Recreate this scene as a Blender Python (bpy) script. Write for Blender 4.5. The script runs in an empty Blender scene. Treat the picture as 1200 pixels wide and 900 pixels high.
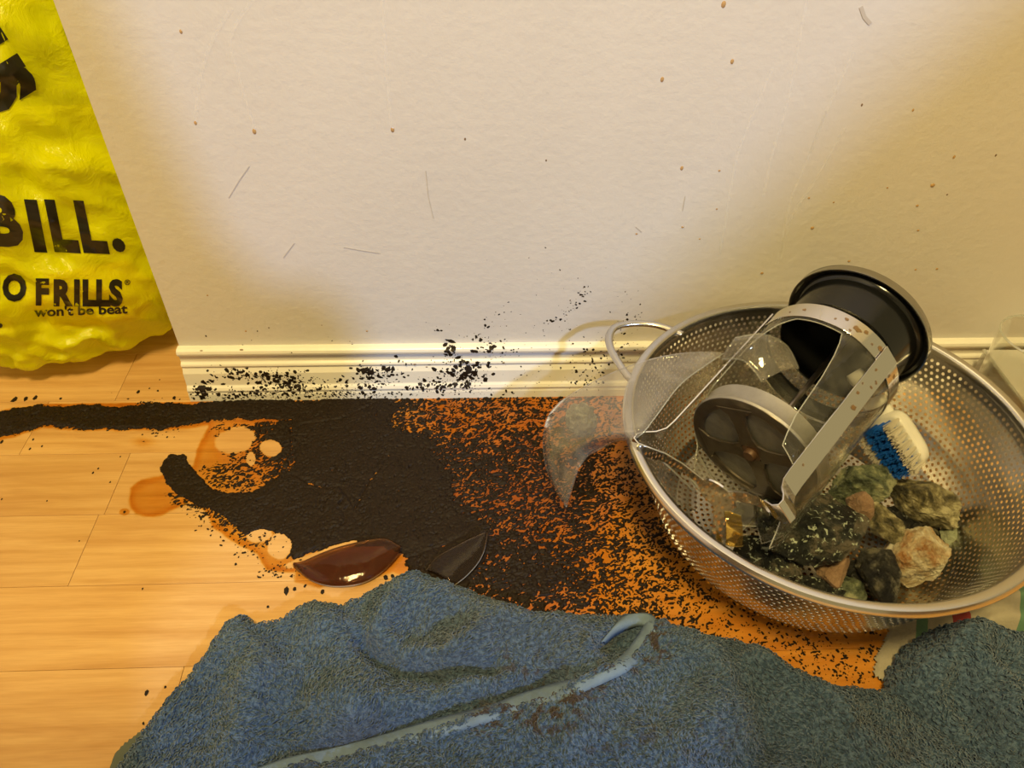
import bpy, bmesh, math, random
import numpy as np
from mathutils import Vector, Matrix
from mathutils.bvhtree import BVHTree
random.seed(7); rng = np.random.RandomState(7)
S = bpy.context.scene
COL = S.collection
# ------------------------------------------------------------------ camera
F = 901.0
def axes(p, yaw, roll):
    cp, sp, cy, sy = math.cos(p), math.sin(p), math.cos(yaw), math.sin(yaw)
    w = np.array([sy*cp, cy*cp, -sp]); r = np.array([cy, -sy, 0.0]); u = np.cross(r, w)
    cr, sr = math.cos(roll), math.sin(roll)
    return cr*r+sr*u, -sr*r+cr*u, w
CR, CU, CW = axes(.75517574, .05691032, .02670529)
CC = np.array([0, -.51857559, .49409408])
cam = bpy.data.cameras.new('camera'); co = bpy.data.objects.new('camera', cam); COL.objects.link(co)
cam.sensor_width = 36.0; cam.lens = F/1200*36; cam.clip_start = .01
M = Matrix.Identity(4)
for i in range(3):
    M[i][0], M[i][1], M[i][2], M[i][3] = CR[i], CU[i], -CW[i], CC[i]
co.matrix_world = M
S.camera = co
# ------------------------------------------------------------------ world, lights, exposure
S.view_settings.view_transform = 'Standard'; S.view_settings.look = 'None'
S.view_settings.gamma = 1; S.view_settings.use_curve_mapping = False
S.view_settings.exposure = 0.0
wd = bpy.data.worlds.new('world'); S.world = wd; wd.use_nodes = True
bg = wd.node_tree.nodes['Background']; bg.inputs[0].default_value = (1, .79, .36, 1); bg.inputs[1].default_value = .38
def area(name, loc, tgt, size, power, colr):
    l = bpy.data.lights.new(name, 'AREA'); l.shape = 'DISK'; l.size = size; l.energy = power; l.color = colr
    o = bpy.data.objects.new(name, l); COL.objects.link(o); o.location = loc
    o.rotation_euler = (Vector(tgt)-Vector(loc)).to_track_quat('-Z', 'Y').to_euler()
area('cool_lamp', (1.18, -2.25, 1.85), (.05, 0, .1), .13, 54, (.42, .60, 1.0))
area('warm_ceiling_lamp', (-.15, -.95, 2.1), (0, 0, 0), .35, 50, (1, .77, .31))

# ------------------------------------------------------------------ helpers
def un(px, py, z=None, y=None, d=None):
    """world point seen at a pixel, on the plane z=, y= or at depth d"""
    r = CR*(px-600)/F+CU*(450-py)/F+CW
    t = (z-CC[2])/r[2] if z is not None else ((y-CC[1])/r[1] if y is not None else d)
    return CC+r*t
def pj(P):
    d = np.asarray(P, float)-CC; z = d@CW
    return 600+F*(d@CR)/z, 450-F*(d@CU)/z
def sm(a, b, x):
    t = np.clip((x-a)/(b-a), 0, 1); return t*t*(3-2*t)
def hsh(i, j, s):
    n = (i*374761393+j*668265263+s*1442695041) & 0xffffffff
    n = ((n ^ (n >> 13))*1274126177) & 0xffffffff
    return ((n ^ (n >> 16)) & 0xffff)/65535.0
def vn(x, y, s=0):
    x = np.asarray(x, float); y = np.asarray(y, float)
    xi = np.floor(x).astype(np.int64); yi = np.floor(y).astype(np.int64)
    fx = x-xi; fy = y-yi; fx = fx*fx*(3-2*fx); fy = fy*fy*(3-2*fy)
    a = hsh(xi, yi, s); b = hsh(xi+1, yi, s); c = hsh(xi, yi+1, s); d = hsh(xi+1, yi+1, s)
    return (a+(b-a)*fx)*(1-fy)+(c+(d-c)*fx)*fy
def fbm(x, y, o=4, s=0):
    v = 0; a = .5; t = 0
    for k in range(o):
        v = v+a*vn(x*2**k, y*2**k, s+k*17); t += a; a *= .5
    return v/t
def psdf(P, poly):
    """signed distance, positive inside the polygon; P (N,2)"""
    V = np.asarray(poly, float); n = len(V); dm = np.full(len(P), 1e9); ins = np.zeros(len(P), bool)
    for i in range(n):
        a = V[i]; b = V[(i+1) % n]; e = b-a; w = P-a
        t = np.clip((w@e)/(e@e+1e-12), 0, 1); q = w-t[:, None]*e
        dm = np.minimum(dm, (q*q).sum(1))
        c = ((a[1] > P[:, 1]) != (b[1] > P[:, 1]))
        with np.errstate(divide='ignore', invalid='ignore'):
            c &= P[:, 0] < (b[0]-a[0])*(P[:, 1]-a[1])/(b[1]-a[1])+a[0]
        ins ^= c
    return np.where(ins, 1, -1)*np.sqrt(dm)
def pldist(P, line):
    V = np.asarray(line, float); dm = np.full(len(P), 1e9)
    for a, b in zip(V[:-1], V[1:]):
        e = b-a; w = P-a; t = np.clip((w@e)/(e@e+1e-12), 0, 1); q = w-t[:, None]*e
        dm = np.minimum(dm, (q*q).sum(1))
    return np.sqrt(dm)
def link(name, me, mat=None, parent=None, smooth=False):
    o = bpy.data.objects.new(name, me); COL.objects.link(o)
    if mat is not None and not me.materials: me.materials.append(mat)
    if parent is not None: o.parent = parent
    if smooth: me.shade_smooth()
    return o
def mk(name, V, Fc, mat=None, parent=None, smooth=False):
    me = bpy.data.meshes.new(name)
    me.from_pydata([tuple(map(float, v)) for v in V] if not isinstance(V, np.ndarray) else V.tolist(), [], Fc if isinstance(Fc, list) else Fc.tolist())
    me.update()
    return link(name, me, mat, parent, smooth)
def tag(o, label=None, cat=None, group=None, kind=None):
    for k, v in (('label', label), ('category', cat), ('group', group), ('kind', kind)):
        if v: o[k] = v
    return o
def thing(name, loc, label, cat, group=None):
    o = bpy.data.objects.new(name, None); COL.objects.link(o); o.location = loc; o.empty_display_size = .02
    S.view_layers[0].update() if False else None
    return tag(o, label, cat, group)
def loc(parent, V):
    return np.asarray(V, float)-np.array(parent.location)
def boxv(a, b):
    x0, y0, z0 = a; x1, y1, z1 = b
    return [(x0,y0,z0),(x1,y0,z0),(x1,y1,z0),(x0,y1,z0),(x0,y0,z1),(x1,y0,z1),(x1,y1,z1),(x0,y1,z1)]
BF = [(0,3,2,1),(4,5,6,7),(0,1,5,4),(1,2,6,5),(2,3,7,6),(3,0,4,7)]
def bevel(o, w, seg=2):
    m = o.modifiers.new('bevel', 'BEVEL'); m.width = w; m.segments = seg; m.limit_method = 'ANGLE'; return o
def solid(o, t, off=0):
    m = o.modifiers.new('solidify', 'SOLIDIFY'); m.thickness = t; m.offset = off; return o
def box(name, a, b, mat, parent=None, bev=0):
    o = mk(name, boxv(a, b), BF, mat, parent)
    if bev: bevel(o, bev)
    return o
def grid_faces(nu, nv, cu=False):
    Fc = []
    for i in range(nu-(0 if cu else 1)):
        for j in range(nv-1):
            i2 = (i+1) % nu
            Fc.append((i*nv+j, i2*nv+j, i2*nv+j+1, i*nv+j+1))
    return Fc
def catmull(P, n):
    P = np.asarray(P, float); out = []
    for i in range(len(P)-1):
        p0 = P[max(i-1, 0)]; p1 = P[i]; p2 = P[i+1]; p3 = P[min(i+2, len(P)-1)]
        for t in np.arange(n)/n:
            out.append(.5*((2*p1)+(-p0+p2)*t+(2*p0-5*p1+4*p2-p3)*t*t+(-p0+3*p1-3*p2+p3)*t**3))
    out.append(P[-1]); return np.array(out)
def tube(name, P, r, mat, parent=None, seg=10, closed=False, flat=1.0, updir=(0,0,1)):
    P = np.asarray(P, float); n = len(P); V = []
    rr = np.full(n, r) if np.isscalar(r) else np.asarray(r)
    for i in range(n):
        t = P[(i+1) % n]-P[i-1] if closed else P[min(i+1, n-1)]-P[max(i-1, 0)]
        t = t/np.linalg.norm(t); a = np.cross(updir, t)
        if np.linalg.norm(a) < 1e-4: a = np.cross((1, 0, 0), t)
        a /= np.linalg.norm(a); b = np.cross(t, a)
        for k in range(seg):
            q = 2*math.pi*k/seg
            V.append(P[i]+rr[i]*(a*math.cos(q)+b*math.sin(q)*flat))
    Fc = grid_faces(n, seg, closed); Fc = []
    for i in range(n if closed else n-1):
        for k in range(seg):
            i2 = (i+1) % n; k2 = (k+1) % seg
            Fc.append((i*seg+k, i*seg+k2, i2*seg+k2, i2*seg+k))
    if not closed: Fc += [tuple(range(seg))[::-1], tuple((n-1)*seg+k for k in range(seg))]
    return mk(name, V, Fc, mat, parent, True)
def ribbon(name, P, W, half, th, mat, parent=None):
    """flat strip: centre points P, width directions W"""
    V = []; n = len(P); P = np.asarray(P, float); W = np.asarray(W, float)
    for i in range(n):
        t = P[min(i+1, n-1)]-P[max(i-1, 0)]; t /= np.linalg.norm(t)
        w = W[i]-t*(W[i]@t); w /= np.linalg.norm(w); nn = np.cross(t, w)
        h = half if np.isscalar(half) else half[i]
        for a, b in ((-1, -1), (1, -1), (1, 1), (-1, 1)): V.append(P[i]+w*h*a+nn*th*.5*b)
    Fc = [(3, 2, 1, 0), tuple((n-1)*4+k for k in range(4))]
    for i in range(n-1):
        for k in range(4): Fc.append((i*4+k, i*4+(k+1) % 4, (i+1)*4+(k+1) % 4, (i+1)*4+k))
    return mk(name, V, Fc, mat, parent)
def patch(name, A, B, nv, mat, parent=None, bulge=0, bdir=(0,0,1), th=.0018, jag=0):
    A = np.asarray(A, float); B = np.asarray(B, float); nu = len(A); V = []
    for i in range(nu):
        for j in range(nv):
            t = j/(nv-1); V.append(A[i]*(1-t)+B[i]*t+np.array(bdir)*bulge*4*t*(1-t))
    o = mk(name, V, grid_faces(nu, nv), mat, parent, True); solid(o, th); return o
def resamp(P, n):
    P = np.asarray(P, float); d = np.r_[0, np.cumsum(np.linalg.norm(np.diff(P, axis=0), axis=1))]
    t = np.linspace(0, d[-1], n); return np.stack([np.interp(t, d, P[:, k]) for k in range(3)], 1)

# ------------------------------------------------------------------ materials
def nt(name):
    m = bpy.data.materials.new(name); m.use_nodes = True
    return m, m.node_tree, m.node_tree.nodes['Principled BSDF']
def N(t, typ, **k):
    n = t.nodes.new(typ)
    for a, b in k.items():
        if a in n.inputs: n.inputs[a].default_value = b
        else: setattr(n, a, b)
    return n
def ramp(t, fac, stops):
    r = t.nodes.new('ShaderNodeValToRGB'); e = r.color_ramp.elements
    e[0].position, e[0].color = stops[0][0], (*stops[0][1], 1); e[1].position, e[1].color = stops[-1][0], (*stops[-1][1], 1)
    for p, c in stops[1:-1]: x = e.new(p); x.color = (*c, 1)
    t.links.new(fac, r.inputs[0]); return r.outputs[0]
def coords(t, scale=(1,1,1), kind='Object', rot=(0,0,0)):
    c = N(t, 'ShaderNodeTexCoord'); m = N(t, 'ShaderNodeMapping'); m.inputs['Scale'].default_value = scale; m.inputs['Rotation'].default_value = rot
    t.links.new(c.outputs[kind], m.inputs[0]); return m.outputs[0]
def noise(t, vec, sc, det=4, rough=.6, dist=0):
    n = N(t, 'ShaderNodeTexNoise'); n.inputs['Scale'].default_value = sc; n.inputs['Detail'].default_value = det
    n.inputs['Roughness'].default_value = rough; n.inputs['Distortion'].default_value = dist
    t.links.new(vec, n.inputs['Vector']); return n.outputs[0]
def bump(t, p, h, st, dist=.001):
    b = N(t, 'ShaderNodeBump'); b.inputs['Strength'].default_value = st; b.inputs['Distance'].default_value = dist
    t.links.new(h, b.inputs['Height']); t.links.new(b.outputs[0], p.inputs['Normal'])
def simple(name, c, rough=.5, metal=0, bsc=0, bst=0, bd=.001, var=0, vsc=60, spec=.5):
    m, t, p = nt(name); p.inputs['Base Color'].default_value = (*c, 1); p.inputs['Roughness'].default_value = rough
    p.inputs['Metallic'].default_value = metal; p.inputs['Specular IOR Level'].default_value = spec
    v = coords(t)
    if bst: bump(t, p, noise(t, v, bsc, 5), bst, bd)
    if var:
        n = noise(t, v, vsc, 5)
        t.links.new(ramp(t, n, [(.3, tuple(x*(1-var) for x in c)), (.7, tuple(min(1, x*(1+var*.6)) for x in c))]), p.inputs['Base Color'])
    return m
def clear(name, tint=(.93,.95,.94), ior=1.45, rough=.02, haze=0, hazec=(.5,.5,.48), gain=1.0, smudge=0):
    """thin clear sheet: see-through with Fresnel reflections"""
    m = bpy.data.materials.new(name); m.use_nodes = True; t = m.node_tree; t.nodes.remove(t.nodes['Principled BSDF'])
    out = t.nodes['Material Output']
    tr = N(t, 'ShaderNodeBsdfTransparent'); tr.inputs[0].default_value = (*tint, 1)
    gl = N(t, 'ShaderNodeBsdfGlossy'); gl.inputs['Roughness'].default_value = rough; gl.inputs[0].default_value = (1, 1, 1, 1)
    fr = N(t, 'ShaderNodeFresnel'); fr.inputs[0].default_value = ior
    ge = N(t, 'ShaderNodeNewGeometry'); mr = N(t, 'ShaderNodeMapRange'); mr.inputs['To Min'].default_value = ior; mr.inputs['To Max'].default_value = 1/ior
    t.links.new(ge.outputs['Backfacing'], mr.inputs['Value']); t.links.new(mr.outputs[0], fr.inputs[0])
    ml = N(t, 'ShaderNodeMath', operation='MULTIPLY'); ml.inputs[1].default_value = gain; ml.use_clamp = True
    t.links.new(fr.outputs[0], ml.inputs[0])
    mx = N(t, 'ShaderNodeMixShader'); t.links.new(ml.outputs[0], mx.inputs[0]); t.links.new(tr.outputs[0], mx.inputs[1]); t.links.new(gl.outputs[0], mx.inputs[2])
    last = mx.outputs[0]
    v = coords(t)
    bb = N(t, 'ShaderNodeBump'); bb.inputs['Strength'].default_value = .35; bb.inputs['Distance'].default_value = .001
    t.links.new(noise(t, v, 90, 3), bb.inputs['Height']); t.links.new(bb.outputs[0], gl.inputs['Normal'])
    if haze or smudge:
        df = N(t, 'ShaderNodeBsdfDiffuse'); df.inputs[0].default_value = (*hazec, 1)
        m2 = N(t, 'ShaderNodeMixShader'); m2.inputs[0].default_value = haze
        if smudge:
            r = ramp(t, noise(t, v, 45, 5, .7, .5), [(.45, (haze,)*3), (.7, (haze+smudge,)*3)]); t.links.new(r, m2.inputs[0])
        t.links.new(last, m2.inputs[1]); t.links.new(df.outputs[0], m2.inputs[2]); last = m2.outputs[0]
    t.links.new(last, out.inputs[0]); return m

m_chrome = simple('chrome', (.82, .80, .77), .09, 1, 30, .05)
m_steel = simple('brushed_steel', (.60, .57, .52), .27, 1, 200, .15, .0005, .15, 40)
m_rim = simple('satin_steel_rim', (.66, .63, .57), .22, 1, 60, .1, .0005)
m_black = simple('black_plastic', (.007, .007, .007), .16, 0, 60, .05)
m_blackm = simple('black_plastic_satin', (.012, .012, .011), .4)
m_glass = clear('thin_clear_glass', (.93, .93, .90), 1.4, .03, .02, (.45, .43, .38), smudge=.07)
m_shard = clear('smoky_clear_shard', (.88, .87, .85), 1.5, .05, .075, (.60, .56, .50), 1.2, .09)
m_shard2 = clear('coffee_stained_glass', (.60, .42, .28), 1.4, .06, .20, (.09, .035, .012), .7, .25)
m_shard3 = clear('sludge_smeared_glass', (.62, .50, .40), 1.4, .05, .30, (.035, .024, .016), .9, .2)
m_clearbox = clear('clear_plastic', (.88, .88, .86), 1.5, .05, .22, (.8, .78, .74))
m_tumbler = clear('drinking_glass_clear', (.93, .93, .91), 1.5, .02)

def wood():
    m, t, p = nt('beech_laminate')
    oi = N(t, 'ShaderNodeObjectInfo')
    c = N(t, 'ShaderNodeTexCoord'); ad = N(t, 'ShaderNodeVectorMath', operation='MULTIPLY_ADD')
    t.links.new(oi.outputs['Random'], ad.inputs[1]); 
    cm = N(t, 'ShaderNodeCombineXYZ'); mu = N(t, 'ShaderNodeMath', operation='MULTIPLY'); mu.inputs[1].default_value = 37
    t.links.new(oi.outputs['Random'], mu.inputs[0])
    for k in range(3): t.links.new(mu.outputs[0], cm.inputs[k])
    ad = N(t, 'ShaderNodeVectorMath', operation='ADD'); t.links.new(c.outputs['Object'], ad.inputs[0]); t.links.new(cm.outputs[0], ad.inputs[1])
    mp = N(t, 'ShaderNodeMapping'); mp.inputs['Scale'].default_value = (1, 9, 1); t.links.new(ad.outputs[0], mp.inputs[0])
    big = noise(t, mp.outputs[0], 5, 3, .5, 1.2)
    mp2 = N(t, 'ShaderNodeMapping'); mp2.inputs['Scale'].default_value = (1, 22, 1); t.links.new(ad.outputs[0], mp2.inputs[0])
    fine = noise(t, mp2.outputs[0], 45, 4, .6, .3)
    wv = N(t, 'ShaderNodeTexWave'); wv.inputs['Scale'].default_value = 3; wv.inputs['Distortion'].default_value = 5; wv.inputs['Detail'].default_value = 2; wv.bands_direction = 'Y'
    wv.inputs['Detail Scale'].default_value = .8
    t.links.new(mp.outputs[0], wv.inputs[0])
    a = ramp(t, big, [(.30, (.52, .285, .095)), (.5, (.60, .355, .130)), (.72, (.66, .41, .165))])
    b = ramp(t, fine, [(.3, (.90, .88, .84)), (.6, (1, 1, 1))])
    cw = ramp(t, wv.outputs[0], [(.0, (.93, .90, .84)), (.35, (1, 1, 1)), (1, (1, 1, 1))])
    r = ramp(t, oi.outputs['Random'], [(0, (.88, .84, .80)), (.5, (1, 1, 1)), (1, (.95, .90, .83))])
    x = a
    for y in (b, cw, r):
        mx = N(t, 'ShaderNodeMix', data_type='RGBA', blend_type='MULTIPLY'); mx.inputs[0].default_value = 1
        t.links.new(x, mx.inputs[6]); t.links.new(y, mx.inputs[7]); x = mx.outputs[2]
    t.links.new(x, p.inputs['Base Color']); p.inputs['Roughness'].default_value = .38; p.inputs['Specular IOR Level'].default_value = .35
    bump(t, p, fine, .12, .0005)
    return m
m_wood = wood()
def wallm():
    m, t, p = nt('painted_wall')
    v = coords(t)
    n = noise(t, v, 130, 4, .55); n2 = noise(t, v, 7, 3)
    t.links.new(ramp(t, n2, [(.3, (.615, .58, .54)), (.7, (.65, .615, .575))]), p.inputs['Base Color'])
    p.inputs['Roughness'].default_value = .42; p.inputs['Specular IOR Level'].default_value = .35
    bump(t, p, n, .36, .0013); return m
m_wall = wallm()
m_board = simple('glossy_trim_paint', (.80, .76, .66), .22, 0, 180, .15, .0006, .06, 20)
m_grounds = simple('wet_coffee_grounds', (.016, .0092, .0045), .5, 0, 900, .5, .0008, .5, 500, .14)
m_speck = simple('dark_coffee_flecks', (.014, .008, .004), .5, spec=.2)
m_drop = None
def dropm(name, c):
    m, t, p = nt(name); p.inputs['Base Color'].default_value = (*c, 1); p.inputs['Roughness'].default_value = .12
    p.inputs['Alpha'].default_value = .72; return m
m_drop = dropm('amber_coffee_drop', (.55, .33, .12)); m_dropd = dropm('brown_coffee_drop', (.22, .12, .04))
m_streak = dropm('dried_drip', (.80, .74, .66)); m_streak.node_tree.nodes['Principled BSDF'].inputs['Alpha'].default_value = .07; m_streak.node_tree.nodes['Principled BSDF'].inputs['Base Color'].default_value = (.98, .96, .92, 1)
m_scratch = simple('scratch_mark', (.50, .45, .39), .6)  # flat darker tone for the thin wall scratches

# ------------------------------------------------------------------ structure
XL = -.2604
wall = box('wall_back', (XL, 0, 0), (1.3, .12, 2.4), m_wall); tag(wall, 'cream painted wall with coffee drips above the white baseboard', kind='structure')
flr = box('floor', (-1.0, -1.3, -.02), (1.3, 1.0, -.008), simple('underlay', (.25, .18, .10), .8)); tag(flr, 'honey coloured beech laminate floor', kind='structure')
for nm, a, b in (('wall_left', (-1.06, -1.3, -.02), (-1.0, 1.0, 2.4)), ('wall_rear', (-1.0, .94, -.02), (XL, 1.0, 2.4))):
    tag(box(nm, a, b, m_wall), 'cream painted wall beyond the yellow bag', kind='structure')
W0 = -.0099; PW = .064
joints = {0: [-.0216], 1: [-.296, -.0216], 2: [-.30, .21], 3: [-.42, .12], -1: [-.33], -2: [-.38, -.1], 4: [-.2, .3]}
pr = random.Random(3)
for k in range(-13, 18):
    y1 = W0-k*PW; y0 = y1-PW
    xs = sorted(joints.get(k, [-.3+pr.random()*.3]))
    x = xs[0]
    while x > -1.0: x -= .28+.2*pr.random(); xs.insert(0, x)
    x = xs[-1]
    while x < 1.3: x += .28+.2*pr.random(); xs.append(x)
    for a, b in zip(xs[:-1], xs[1:]):
        a = max(a, -1.0); b = min(b, 1.3)
        if b-a < .02: continue
        cx, cy = (a+b)/2, (y0+y1)/2; g = .00012
        o = box('plank', (-(b-a)/2+g, -PW/2+g, -.008), ((b-a)/2-g, PW/2-g, 0), m_wood, flr, .00035)
        o.location = (cx, cy, 0)
# baseboard profile: (out from wall, height)
BP = [(.0, .0556), (.0045, .0556), (.0068, .0545), (.0076, .052), (.0072, .0495), (.0045, .0475), (.0045, .041), (.0068, .0395), (.0075, .0375), (.0060, .0352), (.0085, .030), (.0095, .017), (.0112, .0152), (.0125, .0125), (.0118, .0100), (.0125, .008), (.0130, .0)]
V = []; x0b, x1b = XL-.0015, 1.3
for x in (x0b, x1b):
    V += [(x, -t, z) for t, z in BP]+[(x, 0, 0)]
n = len(BP)+1
Fc = [(i, i+1, n+i+1, n+i) for i in range(n-1)]+[tuple(range(n))[::-1], tuple(range(n, 2*n))]
bb = mk('baseboard_back', V, Fc, m_board); tag(bb, 'white moulded baseboard splashed with coffee grounds', kind='structure'); bevel(bb, .0006, 2)
def surf(px, py):
    """point and normal on the wall or the baseboard at a pixel"""
    best = None; r = CR*(px-600)/F+CU*(450-py)/F+CW
    for (t0, z0), (t1, z1) in zip(BP[:-1], BP[1:]):
        # segment in (y,z): y=-t
        ay, az, by, bz = -t0, z0, -t1, z1; ny, nz = (bz-az), -(by-ay)
        l = math.hypot(ny, nz)
        if l < 1e-9: continue
        ny /= l; nz /= l
        if ny > 0: ny, nz = -ny, -nz
        if t1 == t0: ny, nz = -1, 0
        den = r[1]*ny+r[2]*nz
        if abs(den) < 1e-9: continue
        s = ((ay-CC[1])*ny+(az-CC[2])*nz)/den; P = CC+r*s
        q = ((P[1]-ay)*(by-ay)+(P[2]-az)*(bz-az))/((by-ay)**2+(bz-az)**2)
        if 0 <= q <= 1 and s > 0 and (best is None or s < best[0]): best = (s, P, np.array([0, ny, nz]))
    w = un(px, py, y=0)
    if best is None:
        return (w, np.array([0, -1., 0])) if w[2] > .0556 else (un(px, py, z=0), np.array([0, 0, 1.]))
    return best[1], best[2]
class Flecks:
    def __init__(s): s.V = []; s.F = []
    def add(s, P, nrm, r, h=.3, el=1.0, ang=None, k=6):
        nrm = np.array(nrm)/np.linalg.norm(nrm); a = np.cross(nrm, (1, 0, 0.13)); 
        if np.linalg.norm(a) < .1: a = np.cross(nrm, (0, 1, 0))
        a /= np.linalg.norm(a); b = np.cross(nrm, a)
        if ang is None: ang = random.random()*6.28
        u = a*math.cos(ang)+b*math.sin(ang); v = np.cross(nrm, u); i0 = len(s.V)
        s.V.append(P+nrm*(r*h))
        for j in range(k):
            q = 2*math.pi*j/k; rr = r*random.uniform(.65, 1.25)
            s.V.append(P+u*math.cos(q)*rr*el+v*math.sin(q)*rr+nrm*.00005)
        for j in range(k): s.F.append((i0, i0+1+j, i0+1+(j+1) % k))
    def done(s, name, mat, parent=None, smooth=True): return mk(name, s.V, s.F, mat, parent, smooth)
# grounds thrown on the baseboard and wall
fl = Flecks()
def cluster(cx, cy, sx, sy, n, r0, r1, ang=0):
    ca, sa = math.cos(ang), math.sin(ang)
    for _ in range(n):
        u = random.gauss(0, 1)*sx; v = random.gauss(0, 1)*sy
        px, py = cx+u*ca-v*sa, cy+u*sa+v*ca
        if px < 221 or px > 760 or py > 471-(px-222)*.023: continue
        P, nr = surf(px, py); fl.add(P, nr, (r0+(r1-r0)*random.random()**2.5)*.00057, .3, random.uniform(1, 1.8))
cluster(300, 441, 30, 4.5, 200, .6, 3.6, .05); cluster(345, 450, 14, 6, 110, .6, 3.8); cluster(300, 462, 45, 4, 300, .5, 2.6, -.02); cluster(236, 458, 8, 4, 40, 1, 5)
cluster(372, 455, 25, 7, 110, .5, 2.2); cluster(440, 445, 17, 9, 170, .6, 3.6, -.3); cluster(400, 463, 45, 2.5, 140, .5, 2.2); cluster(425, 432, 6, 3, 12, 1, 4)
cluster(541, 437, 17, 10, 250, .6, 3.8); cluster(505, 453, 14, 4, 70, .8, 4); cluster(526, 410, 6, 3, 24, 1, 4.5, -.6); cluster(572, 406, 8, 4, 26, .8, 4); cluster(590, 412, 14, 8, 30, .5, 2)
cluster(545, 458, 30, 4, 60, .5, 2.5); cluster(600, 440, 40, 14, 60, .4, 1.5); cluster(690, 436, 22, 12, 110, .5, 2.4, -.8); cluster(690, 410, 25, 12, 40, .5, 2)
cluster(565, 393, 15, 5, 22, .6, 2.4, -.2); cluster(514, 387, 3, 2, 5, 1, 2.6); cluster(590, 365, 14, 5, 12, .5, 1.8, -.7); cluster(664, 366, 14, 3, 26, .5, 2.2, -.55); cluster(672, 350, 16, 3, 22, .5, 2, -.6); cluster(650, 385, 18, 8, 14, .4, 1.5)
cluster(740, 372, 14, 4, 16, .6, 2.6, -.4); cluster(740, 350, 12, 8, 8, .5, 1.4); cluster(735, 400, 12, 12, 26, .6, 2.6); cluster(400, 400, 120, 20, 18, .4, 1.3); cluster(640, 340, 50, 30, 16, .3, 1.0); cluster(470, 455, 130, 8, 90, .4, 1.4)
o = fl.done('coffee_grounds_splatter', m_speck); tag(o, 'dark coffee grounds splattered over the white baseboard and lower wall', 'coffee grounds', kind='stuff')
# amber drops and marks on the wall: parts of the wall
def drop(px, py, r, mat, el=1.35, parent=wall, h=.35):
    P, nr = surf(px, py); f = Flecks(); V = []; k = 10
    V = [(0, -r*h, 0)]
    for q, rr in ((0, .75), (1, 1)):
        for j in range(k):
            a = 6.283*j/k; V.append((math.cos(a)*r*rr, -(r*h*.8 if q == 0 else .00002), math.sin(a)*r*rr*el-(r*.15 if math.sin(a) < 0 else 0)))
    Fc = [(0, 1+(j+1) % k, 1+j) for j in range(k)]+[(1+j, 1+(j+1) % k, 1+k+(j+1) % k, 1+k+j) for j in range(k)]
    o = mk('coffee_drop', V, Fc, mat, parent, True); o.location = P
    return o
for px, py, r in ((298,154,2.3),(460,152,2.2),(776,93,2.1),(848,5,2.5),(952,267,2.5),(212,37,1.6),(1093,217,3.0),(799,197,2.0),(1118,184,1.7),(1070,129,1.3),(858,72,2.0),(893,320,2.2),(746,274,1.6),(229,144,1.7),(640,188,1.0),(545,163,1.2),(948,232,1.6),(995,306,2.0),(1073,316,1.7),(1098,315,1.9),(1076,270,1.7),(1075,241,2.0),(843,200,1.6),(800,266,1.9),(820,280,1.3),(840,245,1.3),(1010,123,1.2),(1167,182,1.2),(977,237,1.3),(243,346,1.3),(430,388,1.6),(288,388,1.5),(1040,220,1.3),(1110,228,1.2)):
    drop(px, py, r*.00062, m_drop if r > 1.25 else m_dropd, 1.4 if py < 200 else .8)
for px, py, r in ((315,384,1.4),(377,381,1.0),(283,410,3.0),(236,411,2.4),(486,427,2.4),(500,430,1.8),(590,425,2.2),(544,395,1.1),(410,400,1.0)):
    drop(px, py, r*.0006, m_dropd, .6)
def streak(pts, w, mat, name):
    P = np.array([un(x, y, y=-.00025) for x, y in pts]); Wd = np.tile((1, 0, .001), (len(P), 1)) if abs(pts[0][0]-pts[-1][0]) < abs(pts[0][1]-pts[-1][1]) else np.tile((0, 0, 1.), (len(P), 1))
    ribbon(name, P, Wd, w, .0002, mat, wall)
for pts in ([(272,10),(250,45),(235,90),(229,142)], [(296,0),(270,45),(282,95),(298,150)], [(448,0),(452,70),(455,110),(459,150)], [(905,80),(880,140),(862,190),(850,260),(843,300)], [(968,130),(945,190),(925,240),(915,305)], [(990,150),(950,220),(930,250),(910,310)], [(945,0),(925,110),(905,180),(895,230)], [(1000,60),(965,140),(950,180)]):
    streak([tuple(q) for q in catmull([(a, b) for a, b in pts], 4)], .0011, m_streak, 'drip_streak')
for pts, w in (([(499,200),(502,230),(508,256)], .0002), ([(403,290),(420,293),(446,297)], .0003), ([(292,195),(280,212),(268,232)], .0003), ([(1009,8),(1013,20),(1020,28)], .0012), ([(332,302),(345,285)], .0003), ([(752,272),(745,266)], .0003), ([(800,247),(803,230)], .0003)):
    streak(pts, w, m_scratch, 'scratch')

# ------------------------------------------------------------------ spilled coffee
x0, x1, y0, y1, st = -.47, .285, -.335, -.0131, .00062
gx = np.arange(x0, x1, st); gy = np.arange(y0, y1+st, st); gy[-1] = y1
X, Y = np.meshgrid(gx, gy, indexing='ij'); X = X.ravel(); Y = Y.ravel()
U_, V_ = pj(np.stack([X, Y, 0*X], 1)); P2 = np.stack([U_, V_], 1)
SOLID = [(345,474),(450,460),(456,505),(500,518),(520,560),(528,592),(562,618),(572,645),(545,690),(520,690),(486,676),(474,648),(440,634),(380,640),(345,652),(335,641),(322,622),(303,616),(290,626),(262,600),(235,590),(205,572),(193,550),(200,536),(214,538),(228,560),(247,576),(275,582),(300,579),(330,560),(349,545),(343,515)]
BAND = [(-20,487),(10,481),(48,474),(60,477),(110,475),(140,477),(170,472),(218,474),(345,462),(350,492),(300,492),(262,492),(215,499),(195,503),(150,503),(100,504),(52,499),(26,507),(8,510),(-20,520)]
wob = (fbm(X*140, Y*140, 4, 3)-.5)*14
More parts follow.
